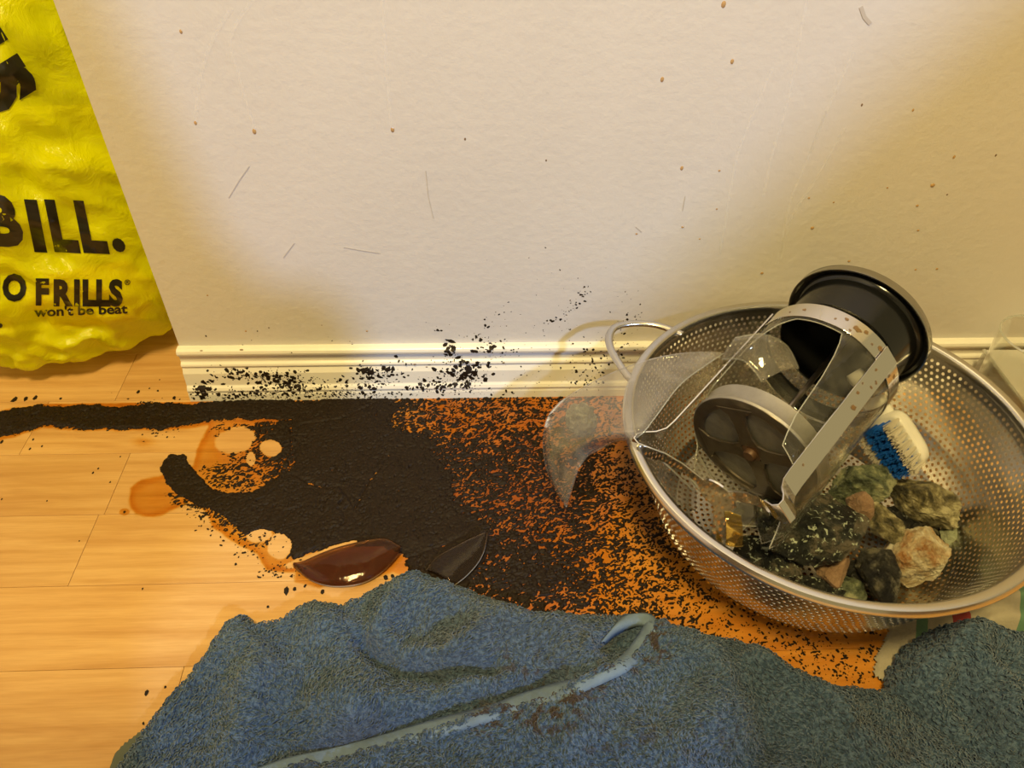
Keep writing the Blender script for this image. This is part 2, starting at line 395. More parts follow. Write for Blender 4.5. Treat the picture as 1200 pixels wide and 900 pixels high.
HOLES = [((276,516), 21, 13, -.25), ((317,525), 11, 9, .2), ((294,538), 5, 7, 0), ((304,628), 13, 7, -.1), ((328,640), 13, 13, -.5), ((388,646), 30, 4.5, -.35), ((362,656), 26, 5, -.3)]
def hole(P, c, a, b, r, soft=.25):
    d = P-np.array(c); ca, sa = math.cos(r), math.sin(r)
    u = (d[:, 0]*ca+d[:, 1]*sa)/a; v = (-d[:, 0]*sa+d[:, 1]*ca)/b
    return sm(1+soft, 1, np.sqrt(u*u+v*v)+wob*.02)
HO = np.zeros(len(X))
for h in HOLES: HO = np.maximum(HO, hole(P2, *h))
ds = psdf(P2, SOLID)+wob*.35+2.5; db = psdf(P2, BAND)+wob*.35
D = np.maximum(np.where(U_ > 400, sm(-26, 6, ds+8*(fbm(X*90, Y*90, 3, 6)-.5)*3)*(1-.0*ds)*np.where(V_ > 640, sm(-4, 3, ds), 1), np.where(U_ < 240, sm(-1, 1.5, ds+2), sm(-5, 4, ds))), sm(-3, 4, db))
def g(cx, cy, sx, sy, a=0):
    d = P2-np.array((cx, cy)); ca, sa = math.cos(a), math.sin(a); u = (d[:, 0]*ca+d[:, 1]*sa)/sx; v = (-d[:, 0]*sa+d[:, 1]*ca)/sy
    return np.exp(-.5*(u*u+v*v))
PART = [(240,497),(345,488),(352,548),(318,570),(280,580),(250,574),(232,560),(236,545),(262,535)]
part = sm(-4, 10, psdf(P2, PART)+wob*.5)*(.30+.35*g(330,500,40,30)+.3*g(340,520,16,40)+.15*g(270,565,30,12))
D = np.maximum(D, part)
edge = sm(-22, 0, ds)*.42; D = np.maximum(D, edge*(U_ < 350)*(V_ > 578))
R = [(448,455),(700,450),(765,480),(800,560),(850,640),(960,720),(1030,800),(900,800),(700,760),(520,720),(500,600),(440,520)]
rr = sm(-6, 12, psdf(P2, R))
dr = .46+.14*g(590,535,70,20)+.10*g(560,600,50,60)+.30*g(625,672,32,26)+.12*g(680,570,22,34)+.10*g(555,690,40,20)+.10*sm(525, 480, U_)-.06*g(480,495,30,10,-.3)-.08*g(535,600,22,18,.8)-.10*sm(690, 800, U_)-.20*sm(770, 880, U_)-.03*g(650,480,60,12)-.14*g(735,520,24,40)-.05*g(600,490,70,12)
D = np.maximum(D, rr*np.maximum(dr, 0))
D = D*(1-HO)
WX = X+.004*(vn(X*120, Y*120, 5)-.5); WY = Y+.004*(vn(X*120, Y*120, 9)-.5)
ca, sa = math.cos(-.45), math.sin(-.45); RX = WX*ca-WY*sa; RY = WX*sa+WY*ca
nz = .36*fbm(RX*230, RY*400, 3, 21)+.36*vn(RX*620, RY*1050, 31)+.16*vn(RX*1100, RY*1300, 37)+.12*(1-np.abs(2*vn(RX*200, RY*360, 33)-1))
nz = (nz-.5)*1.9+.5
T = np.where(D < .03, -1, D-nz)
hgt = np.clip(T, -.2, .35)*.004
big = (fbm(X*60, Y*60, 4, 41)-.45)*.0028*sm(.7, 1, D)+(vn(X*700, Y*700, 51)-.5)*.0005
def crack(line, w): return np.exp(-(pldist(P2+np.stack([wob, wob[::-1]*0], 1)*.2, line)/w)**2)
cr = crack([(343,556),(362,567),(385,573),(398,571),(408,583),(415,597),(423,583),(432,565),(445,550)], 1.6)+crack([(355,498),(400,492),(430,478),(440,472)], 1.6)+crack([(395,620),(405,612),(402,600)], 1.2)*.6+crack([(475,655),(520,640),(545,628)], 2)*.8
H = hgt+np.maximum(big, -.0005)*(T > .1)+.0004-cr*.0011*(ds > 0)
lump = crack([(395,580),(408,588),(418,602)], 3)+crack([(385,618),(400,612),(395,625)], 5)
H += lump*.0012*vn(X*500, Y*500, 5)*(ds > 0)
keep = H > 0
nxx, nyy = len(gx), len(gy); K = keep.reshape(nxx, nyy); I = np.arange(nxx*nyy).reshape(nxx, nyy)
cnt = K[:-1, :-1].astype(int)+K[1:, :-1]+K[1:, 1:]+K[:-1, 1:]
sel = cnt >= 1
def sheet(name, sel, Z, mat, attr=None):
    Fq = np.stack([I[:-1, :-1][sel], I[1:, :-1][sel], I[1:, 1:][sel], I[:-1, 1:][sel]], 1)
    used = np.unique(Fq); rm = np.full(nxx*nyy, -1); rm[used] = np.arange(len(used)); Fq = rm[Fq]
    me = bpy.data.meshes.new(name); me.vertices.add(len(used)); me.vertices.foreach_set('co', np.stack([X[used], Y[used], Z[used]], 1).astype(np.float32).ravel())
    me.loops.add(Fq.size); me.loops.foreach_set('vertex_index', Fq.astype(np.int32).ravel())
    me.polygons.add(len(Fq)); me.polygons.foreach_set('loop_start', np.arange(0, Fq.size, 4, dtype=np.int32))
    me.update(calc_edges=True)
    if attr is not None:
        a = me.attributes.new('depth', 'FLOAT', 'POINT'); a.data.foreach_set('value', attr[used].astype(np.float32))
    return link(name, me, mat, None, True)
o = sheet('coffee_grounds', sel, np.maximum(H, -.0002), m_grounds); tag(o, 'black wet coffee grounds sludge spread across the wooden floor', 'coffee grounds', kind='stuff')
# thin amber liquid film
FILM = [(222,468),(345,455),(960,455),(1000,640),(1040,700),(1090,760),(1060,812),(990,812),(900,770),(620,725),(460,672),(375,690),(345,683),(345,672),(312,670),(300,650),(280,640),(248,618),(240,600),(222,590),(205,598),(180,608),(158,604),(150,592),(152,572),(165,562),(190,556),(198,548),(225,545),(232,520),(243,500),(205,505),(100,506),(50,502),(26,510),(-20,524),(-20,484),(50,472),(110,471),(218,470)]
df = psdf(P2, FILM)+wob*.25
film = sm(-2, 3, df)*(1-HO)
stn = np.maximum(film*.42, 0)
stn += .4*g(330,520,40,35)*film+.25*sm(450, 520, U_)*film+.22*g(590,600,90,90)*film-.22*sm(640, 780, U_)*film
stn += film*.22*(fbm(X*90, Y*90, 4, 77)-.5)+.28*sm(9, 1, np.abs(df-2))*film*(U_ < 345)
stn = stn*film
stn = np.maximum(stn, .30*np.exp(-((P2-np.array((168, 518)))**2@np.array([1/120., 1/30.])))) ; stn = np.maximum(stn, .5*(np.hypot((U_-146)/6, (V_-600)/4) < 1))
fs = ((stn > .02).reshape(nxx, nyy)); sel2 = (fs[:-1, :-1] | fs[1:, :-1] | fs[1:, 1:] | fs[:-1, 1:])
m_film = bpy.data.materials.new('coffee_liquid'); m_film.use_nodes = True; t = m_film.node_tree; t.nodes.remove(t.nodes['Principled BSDF'])
at = N(t, 'ShaderNodeAttribute', attribute_name='depth')
tr = N(t, 'ShaderNodeBsdfTransparent'); t.links.new(ramp(t, at.outputs['Fac'], [(0, (1, 1, 1)), (.15, (.97, .93, .80)), (.42, (.92, .78, .48)), (.68, (.88, .67, .34)), (1, (.60, .36, .13))]), tr.inputs[0])
gl = N(t, 'ShaderNodeBsdfGlossy'); gl.inputs['Roughness'].default_value = .12; fr = N(t, 'ShaderNodeFresnel'); fr.inputs[0].default_value = 1.33
mx = N(t, 'ShaderNodeMixShader'); t.links.new(tr.outputs[0], mx.inputs[1]); t.links.new(gl.outputs[0], mx.inputs[2])
mu = N(t, 'ShaderNodeMath', operation='MULTIPLY'); rp = ramp(t, at.outputs['Fac'], [(0, (0,)*3), (.25, (1,)*3)]); t.links.new(fr.outputs[0], mu.inputs[0]); t.links.new(rp, mu.inputs[1]); t.links.new(mu.outputs[0], mx.inputs[0])
t.links.new(mx.outputs[0], t.nodes['Material Output'].inputs[0])
o = sheet('coffee_puddle', sel2, np.full(len(X), .00015)+stn*.0002, m_film, stn); tag(o, 'thin amber brown coffee puddle soaking the floor in front of the baseboard', 'spill')
# loose flecks on the floor
fl = Flecks()
for px, py, r in ((17,468,4.5),(30,467,3.5),(41,466,3.2),(71,467,2),(40,476,2),(16,479,2),(162,459,2.4),(175,455,1.3),(185,458,1.6),(204,466,2.2),(187,445,1.2),(39,515,1.5),(35,526,1.6),(49,523,1.3),(109,554,1.5),(115,549,1.2),(129,565,1.3),(141,535,1),(2,518,2.4),(2,585,1.4),(55,587,.9),(146,600,1.8),(93,634,1),(336,692,4.2),(345,690,2.6),(358,686,1.6),(378,693,2.6),(314,711,1.8),(357,687,1.5),(167,690,1.2),(172,812,2.2),(194,805,1.3),(168,848,1.5),(452,677,3),(460,675,2.6)):
    fl.add(un(px, py, z=.0001), (0, 0, 1), r*.00062, .3, 1.5, .1)
for _ in range(2600):
    px = random.uniform(690, 1035); py = random.uniform(540, 808); lim = 1.1-.9*(px-690)/345
    if random.random() > lim*.75+.16: continue
    if fbm(np.array([px*.03]), np.array([py*.03]), 2, 8)[0] < .38: continue
    fl.add(un(px, py, z=.0002), (0, 0, 1), random.uniform(.5, 1.9)*.00062, .3, random.uniform(1, 2), .4)
for cx, cy, s, n in ((1022,765,9,30),(1005,788,14,36),(1018,740,5,14),(960,775,25,30),(350,668,8,20),(300,640,18,60),(260,615,14,50),(240,598,10,30),(320,668,10,30),(255,575,22,60),(300,570,25,60),(190,500,14,60),(175,480,18,60)):
    for _ in range(n): fl.add(un(random.gauss(cx, s), random.gauss(cy, s*.6), z=.0002), (0, 0, 1), random.uniform(.4, 1.6)*.00062, .3, 1.4)
o = fl.done('coffee_flecks', m_speck); tag(o, 'loose coffee flecks scattered over the orange floor by the colander', 'coffee grounds', kind='stuff')

# ------------------------------------------------------------------ yellow bag
def bagm():
    m, t, p = nt('thin_yellow_plastic')
    v = coords(t); n = noise(t, v, 16, 5, .6, 1.0); n2 = noise(t, v, 42, 5, .65, 1.2)
    p.inputs['Base Color'].default_value = (.86, .93, .0, 1); p.inputs['Roughness'].default_value = .22; p.inputs['Specular IOR Level'].default_value = .6
    t.links.new(ramp(t, n, [(.35, (.92, .95, .0)), (.65, (1, 1, .0))]), p.inputs['Base Color'])
    tl = N(t, 'ShaderNodeBsdfTranslucent'); tl.inputs[0].default_value = (.95, 1, .01, 1)
    tp = N(t, 'ShaderNodeBsdfTransparent'); tp.inputs[0].default_value = (.95, .92, .05, 1)
    m1 = N(t, 'ShaderNodeMixShader'); m1.inputs[0].default_value = .35; m2 = N(t, 'ShaderNodeMixShader'); m2.inputs[0].default_value = .20
    t.links.new(p.outputs[0], m1.inputs[1]); t.links.new(tl.outputs[0], m1.inputs[2]); t.links.new(m1.outputs[0], m2.inputs[1]); t.links.new(tp.outputs[0], m2.inputs[2])
    t.links.new(m2.outputs[0], t.nodes['Material Output'].inputs[0])
    bump(t, p, n2, .6, .005); return m
m_bag = bagm()
bc = np.array([-.405, .115, 0.])
bag = thing('plastic_bag', tuple(bc), 'yellow plastic grocery bag with black lettering, stuffed full, left of the wall end', 'bag')
nu, nv = 220, 200; th = np.linspace(0, 2*math.pi, nu, endpoint=False); sv = np.linspace(0, 1, nv)
TH, SV = np.meshgrid(th, sv, indexing='ij')
def prof(s):  # radius factor
    return np.interp(s, [0, .04, .10, .2, .4, .7, .85, .95, 1], [.02, .55, .80, .95, 1.0, .92, .72, .45, .25])
def zz(s): return np.interp(s, [0, .04, .10, .2, .4, .7, .85, .95, 1], [.0015, .004, .022, .075, .19, .36, .45, .50, .52])
ex = 2.6
cx_, sx_ = np.cos(TH), np.sin(TH); rad = (np.abs(cx_)**ex+np.abs(sx_)**ex)**(-1/ex)
pr_ = prof(SV); Zb = zz(SV)
q1 = fbm(TH*3+7+2*SV, SV*7, 4, 61); q2 = np.abs(fbm(TH*6+3*SV, SV*10+TH, 4, 71)-.5); wrap = .5-.5*np.cos(TH)
q3 = fbm(cx_*2.2+5, SV*8+sx_*2, 4, 81)
disp = (q3-.5)*.035+(-np.abs(fbm(cx_*4+9, SV*14+sx_*4, 3, 91)-.5))*.045+.010
disp = disp*sm(0, .12, SV)
RX_ = .137*rad*pr_+disp*.6; RY_ = .118*rad*pr_+disp*1.0
BX = cx_*RX_; BY = sx_*RY_
BX = np.minimum(BX, XL-.004-bc[0]+.004*(q3-.5))
# taper of the right shoulder and forward lean at the foot
Zb = np.maximum(Zb+disp*.25*(SV > .1), .0008)
Vb = np.stack([BX.ravel(), BY.ravel(), Zb.ravel()], 1)
Fb = grid_faces(nu, nv, True); Fb.append(tuple(i*nv for i in range(nu))[::-1])
bo = mk('bag_body', Vb, Fb, m_bag, bag, True)
bvh = BVHTree.FromPolygons([Vector(v) for v in (Vb+bc)], [f for f in Fb[:-1]])
m_ink = simple('black_print', (.015, .013, .004), .28, 0, 60, .3, .002)
def lettering(txt, px, py, size, bold, ang=0, squash=1.0, shear=0, spacing=1.0, name='lettering', gapy=.03, warp=None):
    cu = bpy.data.curves.new(name, 'FONT'); cu.body = txt; cu.size = size; cu.offset = bold; cu.space_character = spacing; cu.shear = shear; cu.resolution_u = 3
    o = bpy.data.objects.new('tmp', cu); COL.objects.link(o); dg = bpy.context.evaluated_depsgraph_get(); dg.update()
    me0 = bpy.data.meshes.new_from_object(o.evaluated_get(dg)); bpy.data.objects.remove(o)
    bm = bmesh.new(); bm.from_mesh(me0)
    xs = [v.co.x for v in bm.verts]; ys = [v.co.y for v in bm.verts]
    stp = .0035
    for ax, lo, hi in ((0, min(xs), max(xs)), (1, min(ys), max(ys))):
        c = lo+stp
        while c < hi:
            co_ = (c, 0, 0) if ax == 0 else (0, c, 0); no = (1, 0, 0) if ax == 0 else (0, 1, 0)
            bmesh.ops.bisect_plane(bm, geom=bm.verts[:]+bm.edges[:]+bm.faces[:], plane_co=co_, plane_no=no); c += stp
    org = un(px, py, y=.0); view = (org-CC)/np.linalg.norm(org-CC)
    ex_ = np.array([1., 0, 0]); ey_ = CU; ca, sa = math.cos(ang), math.sin(ang)
    ok = True; bad = []
    for v in bm.verts:
        x, y = v.co.x, v.co.y*squash
        if warp: x, y = warp(x, y)
        p = org+ex_*(x*ca-y*sa)+ey_*(x*sa+y*ca)
        d = (p-CC)/np.linalg.norm(p-CC)
        hit = bvh.ray_cast(Vector(CC), Vector(d))
        if hit[0] is None: bad.append(v); continue
        v.co = hit[0]-Vector(d)*.0009-Vector(bc)
    bmesh.ops.delete(bm, geom=bad, context='VERTS')
    me = bpy.data.meshes.new(name); bm.to_mesh(me); bm.free()
    ob = link(name, me, m_ink, bag, True); ob['label'] = 'black printed lettering'; return ob
K = .00066  # metres per pixel at the bag
for ch, px, py, sq in (('B', -14, 284, 1.0), ('I', 38, 291, 1.0), ('L', 62, 291, 1.0), ('L', 96, 292, 1.0), ('.', 132, 291, 1.0)):
    lettering(ch, px, py, .051 if ch != '.' else   .052, .0028 if ch != '.' else .0022, -.06, sq, 0, 1, warp=lambda x, y, k=(.76 if ch == 'L' else .92): (x*k-y*.26, y))
for ch, px, py in (('N', -26, 349), ('O', 3, 351), ('F', 41, 356), ('R', 62, 357), ('I', 86, 357), ('L', 96, 357), ('L', 112, 357), ('S', 128, 357)):
    lettering(ch, px, py, .0285, .0015, -.02, 1, 0, 1, warp=lambda x, y: (x*.80-y*.02, y))
lettering("won't be beat", 41, 371, .0135, .0004, .03, .8, 0, 1.0)
lettering('®', 146, 334, .006, .0001, 0)
lettering('US', -50, 62, .042, .0030, -1.0, 1.0, 0, .86)
lettering('.', -3, 383, .02, .0008)
# contents showing through
ct = simple('dark_green_carton', (.05, .07, .03), .5); cw_ = simple('pale_packet', (.85, .70, .45), .5); cor = simple('orange_packet', (.9, .35, .05), .4)
def packet(name, a, b, rot, pos, mat, lab):
    o = box(name, a, b, mat, None, .004); o.location = pos; o.rotation_euler = rot; tag(o, lab, 'package'); return o
packet('carton', (-.04, -.02, -.03), (.04, .02, .03), (.2, .1, .3), (-.318, .085, .27), ct, 'dark carton showing through the upper yellow bag near the wall end')
packet('food_packet', (-.05, -.02, -.02), (.05, .02, .02), (.3, -.3, -.2), (-.35, .06, .065), cor, 'orange packet showing through the bottom of the yellow bag')
packet('food_tray', (-.05, -.03, -.015), (.05, .03, .015), (.1, .1, .2), (-.43, .09, .04), cw_, 'pale packet lying in the bottom left of the yellow bag')

# ------------------------------------------------------------------ colander
cc = np.array([.2470, -.1545, 0.])
col = thing('colander', tuple(cc), 'large stainless steel colander holding wet rocks and the broken coffee press', 'colander')
CPR = np.array([(.0, .0030), (.080, .0030), (.092, .0050), (.102, .0105), (.112, .0230), (.122, .0480), (.1290, .0750), (.1345, .0940), (.1375, .1010)])
dl = np.r_[0, np.cumsum(np.linalg.norm(np.diff(CPR, axis=0), axis=1))]
def cp(s): return np.interp(s, dl, CPR[:, 0]), np.interp(s, dl, CPR[:, 1])
V = []; Fc = []
s0 = .007; rows = int((dl[-1]-.0022-s0)/.0044); ds_ = (dl[-1]-.0022-s0)/rows; bands = {}
ncell = 0
for k in range(rows):
    sa_, sb_ = s0+k*ds_, s0+(k+1)*ds_; sc_ = (sa_+sb_)/2; rc = cp(sc_)[0]
    nn = max(6, int(round(2*math.pi*rc/.0050)))
    if rc > .1: nn = 8*int(round(nn/8))
    off = .5*(k % 2)
    hr = .00135 if rc > .03 else .0012
    solid_row = False
    for i in range(nn):
        a0, a1 = 2*math.pi*(i+off)/nn, 2*math.pi*(i+off+1)/nn; am = (a0+a1)/2; wd_ = rc*(a1-a0)
        def pt(a, s):
            r, z = cp(s); return (r*math.cos(a), r*math.sin(a), z)
        outer = [pt(a0, sa_), pt(am, sa_), pt(a1, sa_), pt(a1, sc_), pt(a1, sb_), pt(am, sb_), pt(a0, sb_), pt(a0, sc_)]
        i0 = len(V); V += outer
        inner = []
        for q in (225, 270, 315, 0, 45, 90, 135, 180):
            q = math.radians(q); inner.append(pt(am+hr*math.cos(q)/rc, sc_+hr*math.sin(q)))
        V += inner
        for j in range(8): Fc.append((i0+j, i0+(j+1) % 8, i0+8+(j+1) % 8, i0+8+j))
send = s0+rows*ds_
nn = 96
for (sA, sB) in ((0, s0), (send, dl[-1])):
    rA, zA = cp(sA); rB, zB = cp(sB); i0 = len(V)
    for i in range(nn):
        a = 2*math.pi*i/nn; V += [(max(rA, 1e-4)*math.cos(a), max(rA, 1e-4)*math.sin(a), zA), (rB*math.cos(a), rB*math.sin(a), zB)]
    for i in range(nn):
        j = (i+1) % nn; Fc.append((i0+2*i, i0+2*j, i0+2*j+1, i0+2*i+1))
ob = mk('bowl', V, Fc, m_steel, col, True); solid(ob, .0005); es = ob.modifiers.new('edges', 'EDGE_SPLIT'); es.split_angle = math.radians(40)
def lathe(name, PR, mat, parent, seg=128, mtx=None, closed=True):
    V = []; n = len(PR)
    for i in range(seg):
        a = 2*math.pi*i/seg
        for r, z in PR: V.append((r*math.cos(a), r*math.sin(a), z))
    if mtx is not None: V = [tuple(mtx @ Vector(v)) for v in V]
    Fc = []
    for i in range(seg):
        for j in range(n if closed else n-1):
            j2 = (j+1) % n; i2 = (i+1) % seg
            Fc.append((i*n+j, i2*n+j, i2*n+j2, i*n+j2))
    o = mk(name, V, Fc, mat, parent, True); o.data.set_sharp_from_angle(angle=math.radians(40)); return o
RP = [(.1368+.0, .0995), (.1375, .1030), (.1392, .1056), (.1420, .1066), (.1448, .1060), (.1462, .1042), (.1465, .1018), (.1452, .1004), (.1435, .1015), (.1415, .1030), (.1395, .1015), (.1385, .0990)]
lathe('rim', RP, m_rim, col, 160)
hp = catmull([un(x, y, z=.1035)-cc for x, y in ((741,447),(728,430),(716,409),(714,394),(722,383),(742,379),(765,380),(786,386),(800,392))], 6)
tube('handle', hp, .0032, m_rim, col, 10, flat=.7)
tube('handle', hp*np.array([-1, -1, 1]), .0032, m_rim, col, 10, flat=.7)

# ------------------------------------------------------------------ french press
pc = np.array([.2606, -.0973, .1169]); pn = np.array([.696, .695, .182]); pn /= np.linalg.norm(pn)
pa = np.cross((0, 0, 1), pn); pa /= np.linalg.norm(pa); pb = np.cross(pn, pa)
MP = Matrix([[pa[0], pb[0], pn[0], 0], [pa[1], pb[1], pn[1], 0], [pa[2], pb[2], pn[2], 0], [0, 0, 0, 1]])
press = thing('french_press', tuple(pc), 'broken glass coffee press lying on its side in the colander', 'coffee press')
def L(r, deg, s):
    a = math.radians(deg); return pa*r*math.cos(a)+pb*r*math.sin(a)+pn*s
band = lathe('band', [(.0512, -.0149), (.0520, -.0149), (.0520, 0), (.0512, 0)], m_chrome, press, 128, MP); bevel(band, .0002)
lathe('collar', [(.0500, -.008), (.0510, -.008), (.0510, .001), (.0500, .001)], m_black, press, 96, MP)
lid = lathe('lid', [(.0, .0455), (.0540, .0455), (.0540, .0400), (.0530, .0400), (.0522, .0435), (.0500, .0435), (.0490, .0400), (.0470, .0385), (.0455, .018), (.0450, .010), (.0435, .010), (.0430, .043), (.0, .043)], m_black, press, 128, MP, False)
lathe('lid_rim', [(.0540, .0395), (.0549, .0395), (.0549, .0455), (.0535, .0475), (.0, .0500), (.0, .0460), (.0540, .0460)], simple('dulled_chrome', (.42, .41, .38), .18, 1), lid, 128, MP)
lathe('knob', [(.0, .0495), (.007, .0495), (.007, .064), (.013, .067), (.015, .073), (.012, .079), (.0, .081)], m_black, lid, 32, MP, False)
def strap(deg, rmin=.012):
    prof_ = [(.0528, -.001), (.0528, -.03), (.0528, -.08), (.0528, -.128), (.0535, -.137), (.0570, -.144), (.0625, -.150), (.0655, -.155), (.0650, -.159), (.0605, -.1600), (.052, -.1565), (.043, -.1520), (.030, -.1490), (rmin, -.1480)]
    P = np.array([L(r, deg, s) for r, s in prof_]); a = math.radians(deg+90); w = pa*math.cos(a)+pb*math.sin(a)
    o = ribbon('strap', P, np.tile(w, (len(P), 1)), [.0075]*10+[.0072, .006, .005, .004], .0012, m_chrome, press); bevel(o, .0003, 2)
    return o
for dg_ in (138, 15, 258): s_ = strap(dg_)
s_['label'] = 'chrome strap ending in the lowest foot'
lathe('hub_plate', [(.0, -.1492), (.014, -.1492), (.014, -.1478), (.0, -.1478)], m_chrome, press, 32, MP)
tube('rod', [L(0, 0, -.105), L(0, 0, -.05), L(0, 0, .043)], .0021, simple('dull_rod_steel', (.30, .26, .22), .3, 1), press, 12, updir=(1, 0, 0))
m_gauze = simple('dull_steel_gauze', (.36, .34, .31), .45, .7, 1500, .6, .0005, .15, 80)
m_dface = simple('dull_stained_steel', (.11, .09, .065), .30, .7, 60, .1, .0005, .25, 90)
m_dpock = simple('grey_filter_mesh', (.15, .14, .115), .5, .3, 700, .4, .0004, .2, 120)
pl = lathe('plunger', [(.0, -.1025), (.0440, -.1025), (.0450, -.1040), (.0480, -.1045), (.0488, -.1030), (.0470, -.0985), (.0478, -.0895), (.0462, -.0885), (.0, -.0900)], m_gauze, press, 96, MP)
lathe('plunger_ring', [(.0385, -.1024), (.0390, -.1050), (.0410, -.1058), (.0440, -.1058), (.0476, -.1048), (.0480, -.1040), (.044, -.1024)], m_dface, pl, 96, MP)
lathe('plunger_screen', [(.0, -.1036), (.0392, -.1036), (.0392, -.1020), (.0, -.1020)], m_dpock, pl, 64, MP)
for dg_ in (62, 152, 242, 332):
    P = []; Wd = []; a = math.radians(dg_+90); w = pa*math.cos(a)+pb*math.sin(a)
    for r, s in ((.006, -.1050), (.014, -.1052), (.026, -.1052), (.034, -.1052), (.0405, -.1052)): P.append(L(r, dg_, s)); Wd.append(w)
    o = ribbon('spoke', P, Wd, [.0090, .0058, .0055, .0075, .0150], .0022, m_dface, pl); bevel(o, .0008, 3)
lathe('nut', [(.0, -.1100), (.0040, -.1098), (.0048, -.1085), (.0048, -.1060), (.0075, -.1058), (.0082, -.1045), (.0, -.1045)], simple('brown_stained_nut', (.09, .045, .02), .5, .3), pl, 24, MP)
# broken beaker: angle-dependent lower edge
V = []; na = 120; ns = 26; cutk = [(0, -.085), (12, -.080), (21, -.045), (35, -.032), (48, -.022), (60, -.017), (100, -.017), (107, -.045), (111, -.095), (116, -.118), (132, -.122), (150, -.145), (165, -.168), (172, -.160), (185, -.150), (205, -.135), (225, -.142), (240, -.128), (262, -.135), (285, -.118), (305, -.128), (325, -.105), (345, -.100), (360, -.085)]
for i in range(na):
    dgi = 360*i/na; e = np.interp(dgi, [k[0] for k in cutk], [k[1] for k in cutk])
    for j in range(ns): V.append(L(.0504, dgi, -.002+(e+.002)*j/(ns-1)))
ob = mk('beaker', V, grid_faces(na, ns, True), m_glass, press, True); solid(ob, .0014)
e_ = [L(.0504, 360*i/na, np.interp(360*i/na, [k[0] for k in cutk], [k[1] for k in cutk])) for i in range(na)]
m_edge = clear('glass_edge', (.80, .82, .78), 1.7, .08, .25, (.85, .85, .78), 2.0)
tube('broken_edge', e_, .0004, m_edge, press, 6, True)
for r_, dg_, s_, sz in [(.0522, a, s, z) for a, s, z in ((95, -.005, 1.2), (102, -.012, .9), (106, -.0075, 2.4), (112, -.005, 1.7), (121, -.009, .9), (128, -.006, 1.8), (133, -.004, 1.2), (140, -.009, 1.0), (145, -.005, 1.6), (150, -.011, 1.2), (62, -.008, 1.2), (50, -.010, .9), (155, -.006, 1.5), (160, -.009, 1.0), (88, -.009, .8))]+[(.0536, 138+d, s, z) for d, s, z in ((-3, -.022, 1.1), (3, -.034, 1.0), (-3, -.047, 1.3), (2, -.057, 2.0), (4, -.028, 1.2), (-5, -.039, .8), (-2, -.118, .9))]:
    f = Flecks(); P = L(r_, dg_, s_); nr = L(1, dg_, 0); f.add(P, nr, sz*.0010, .45, 1.3, k=9); f.done('coffee_drop', m_dropd, press)

# ------------------------------------------------------------------ glass shards
def shard(lab, A, B, nA, nB, mat, bul, th=.0018, nv=14, bdir=(0, 0, 1), edges=True, name='glass_shard', eps=.00055):
    A = np.array(A); B = np.array(B); c = (A.mean(0)+B.mean(0))/2; c[2] = min(A[:, 2].min(), B[:, 2].min())
    root = thing(name, tuple(c), lab, 'glass shard')
    patch('sheet', resamp(catmull(A-c, 6), 30), resamp(catmull(B-c, 6), 30), nv, mat, root, bul, bdir, th)
    if edges:
        tube('cut_edge', resamp(catmull(A-c, 6), 30), eps, m_edge, root, 6); tube('cut_edge', resamp(catmull(B-c, 6), 30), eps*.8, m_edge, root, 6)
    return root
U = un
shard('large curved clear shard jutting left over the colander rim towards the spill',
      [U(664,594,z=.040), U(650,572,z=.044), U(640,545,z=.052), U(637,515,z=.060), U(643,488,z=.070), U(658,470,z=.078)],
      [U(690,533,z=.070), U(722,517,z=.090), U(748,512,z=.112), U(770,486,z=.118), U(800,448,z=.122), U(848,414,z=.126)], 0, 0, m_shard, .016)
shard('coffee stained curved shard lying in the sludge above the towel', 
      [U(345,664,z=.003), U(365,680,z=.003), U(392,687,z=.003), U(425,683,z=.003), U(450,668,z=.004), U(468,648,z=.004)],
      [U(345,664,z=.005), U(375,650,z=.006), U(400,641,z=.007), U(430,634,z=.008), U(452,632,z=.008), U(470,642,z=.006)], 0, 0, m_shard2, .004)
shard('crescent shard with a bright edge at the towel tip, right of the sludge',
      [U(532,686,z=.003), U(545,676,z=.004), U(558,662,z=.006), U(566,648,z=.008), U(570,632,z=.010), U(571,624,z=.010)],
      [U(500,668,z=.003), U(510,655,z=.004), U(520,648,z=.005), U(535,640,z=.006), U(550,632,z=.007), U(570,624,z=.009)], 0, 0, m_shard3, .003)
shard('bright angular shard standing inside the left wall of the colander',
      [U(765,528,z=.085), U(778,542,z=.080), U(795,558,z=.075), U(812,575,z=.07)], [U(770,560,z=.06), U(785,580,z=.05), U(800,592,z=.045), U(815,598,z=.04)], 0, 0, m_shard, .008)
shard('small shard under the foot of the coffee press, tinted as its amber reflection', 
      [U(836,612,z=.055), U(850,600,z=.06), U(868,605,z=.06)], [U(840,632,z=.045), U(856,640,z=.045), U(870,640,z=.045)], 0, 0, clear('amber_reflection_glass', (.80, .66, .30), 1.5, .03, .05, (.5, .35, .1)), .003)  # amber tint paints in the reflection on the metal press foot
shard('rounded clear shard propped inside the upper beaker opening',
      [U(846,421,z=.130), U(870,422,z=.128), U(885,436,z=.124), U(893,448,z=.120)], [U(862,396,z=.140), U(895,392,z=.140), U(922,405,z=.135), U(936,432,z=.125)], 0, 0, m_shard, .004)
shard('frosty curved shard beneath the plunger at the left of the bowl',
      [U(800,545,z=.06), U(815,570,z=.05), U(838,590,z=.045), U(858,598,z=.045)], [U(820,535,z=.065), U(835,560,z=.055), U(855,580,z=.05), U(870,588,z=.05)], 0, 0, m_shard, .004)

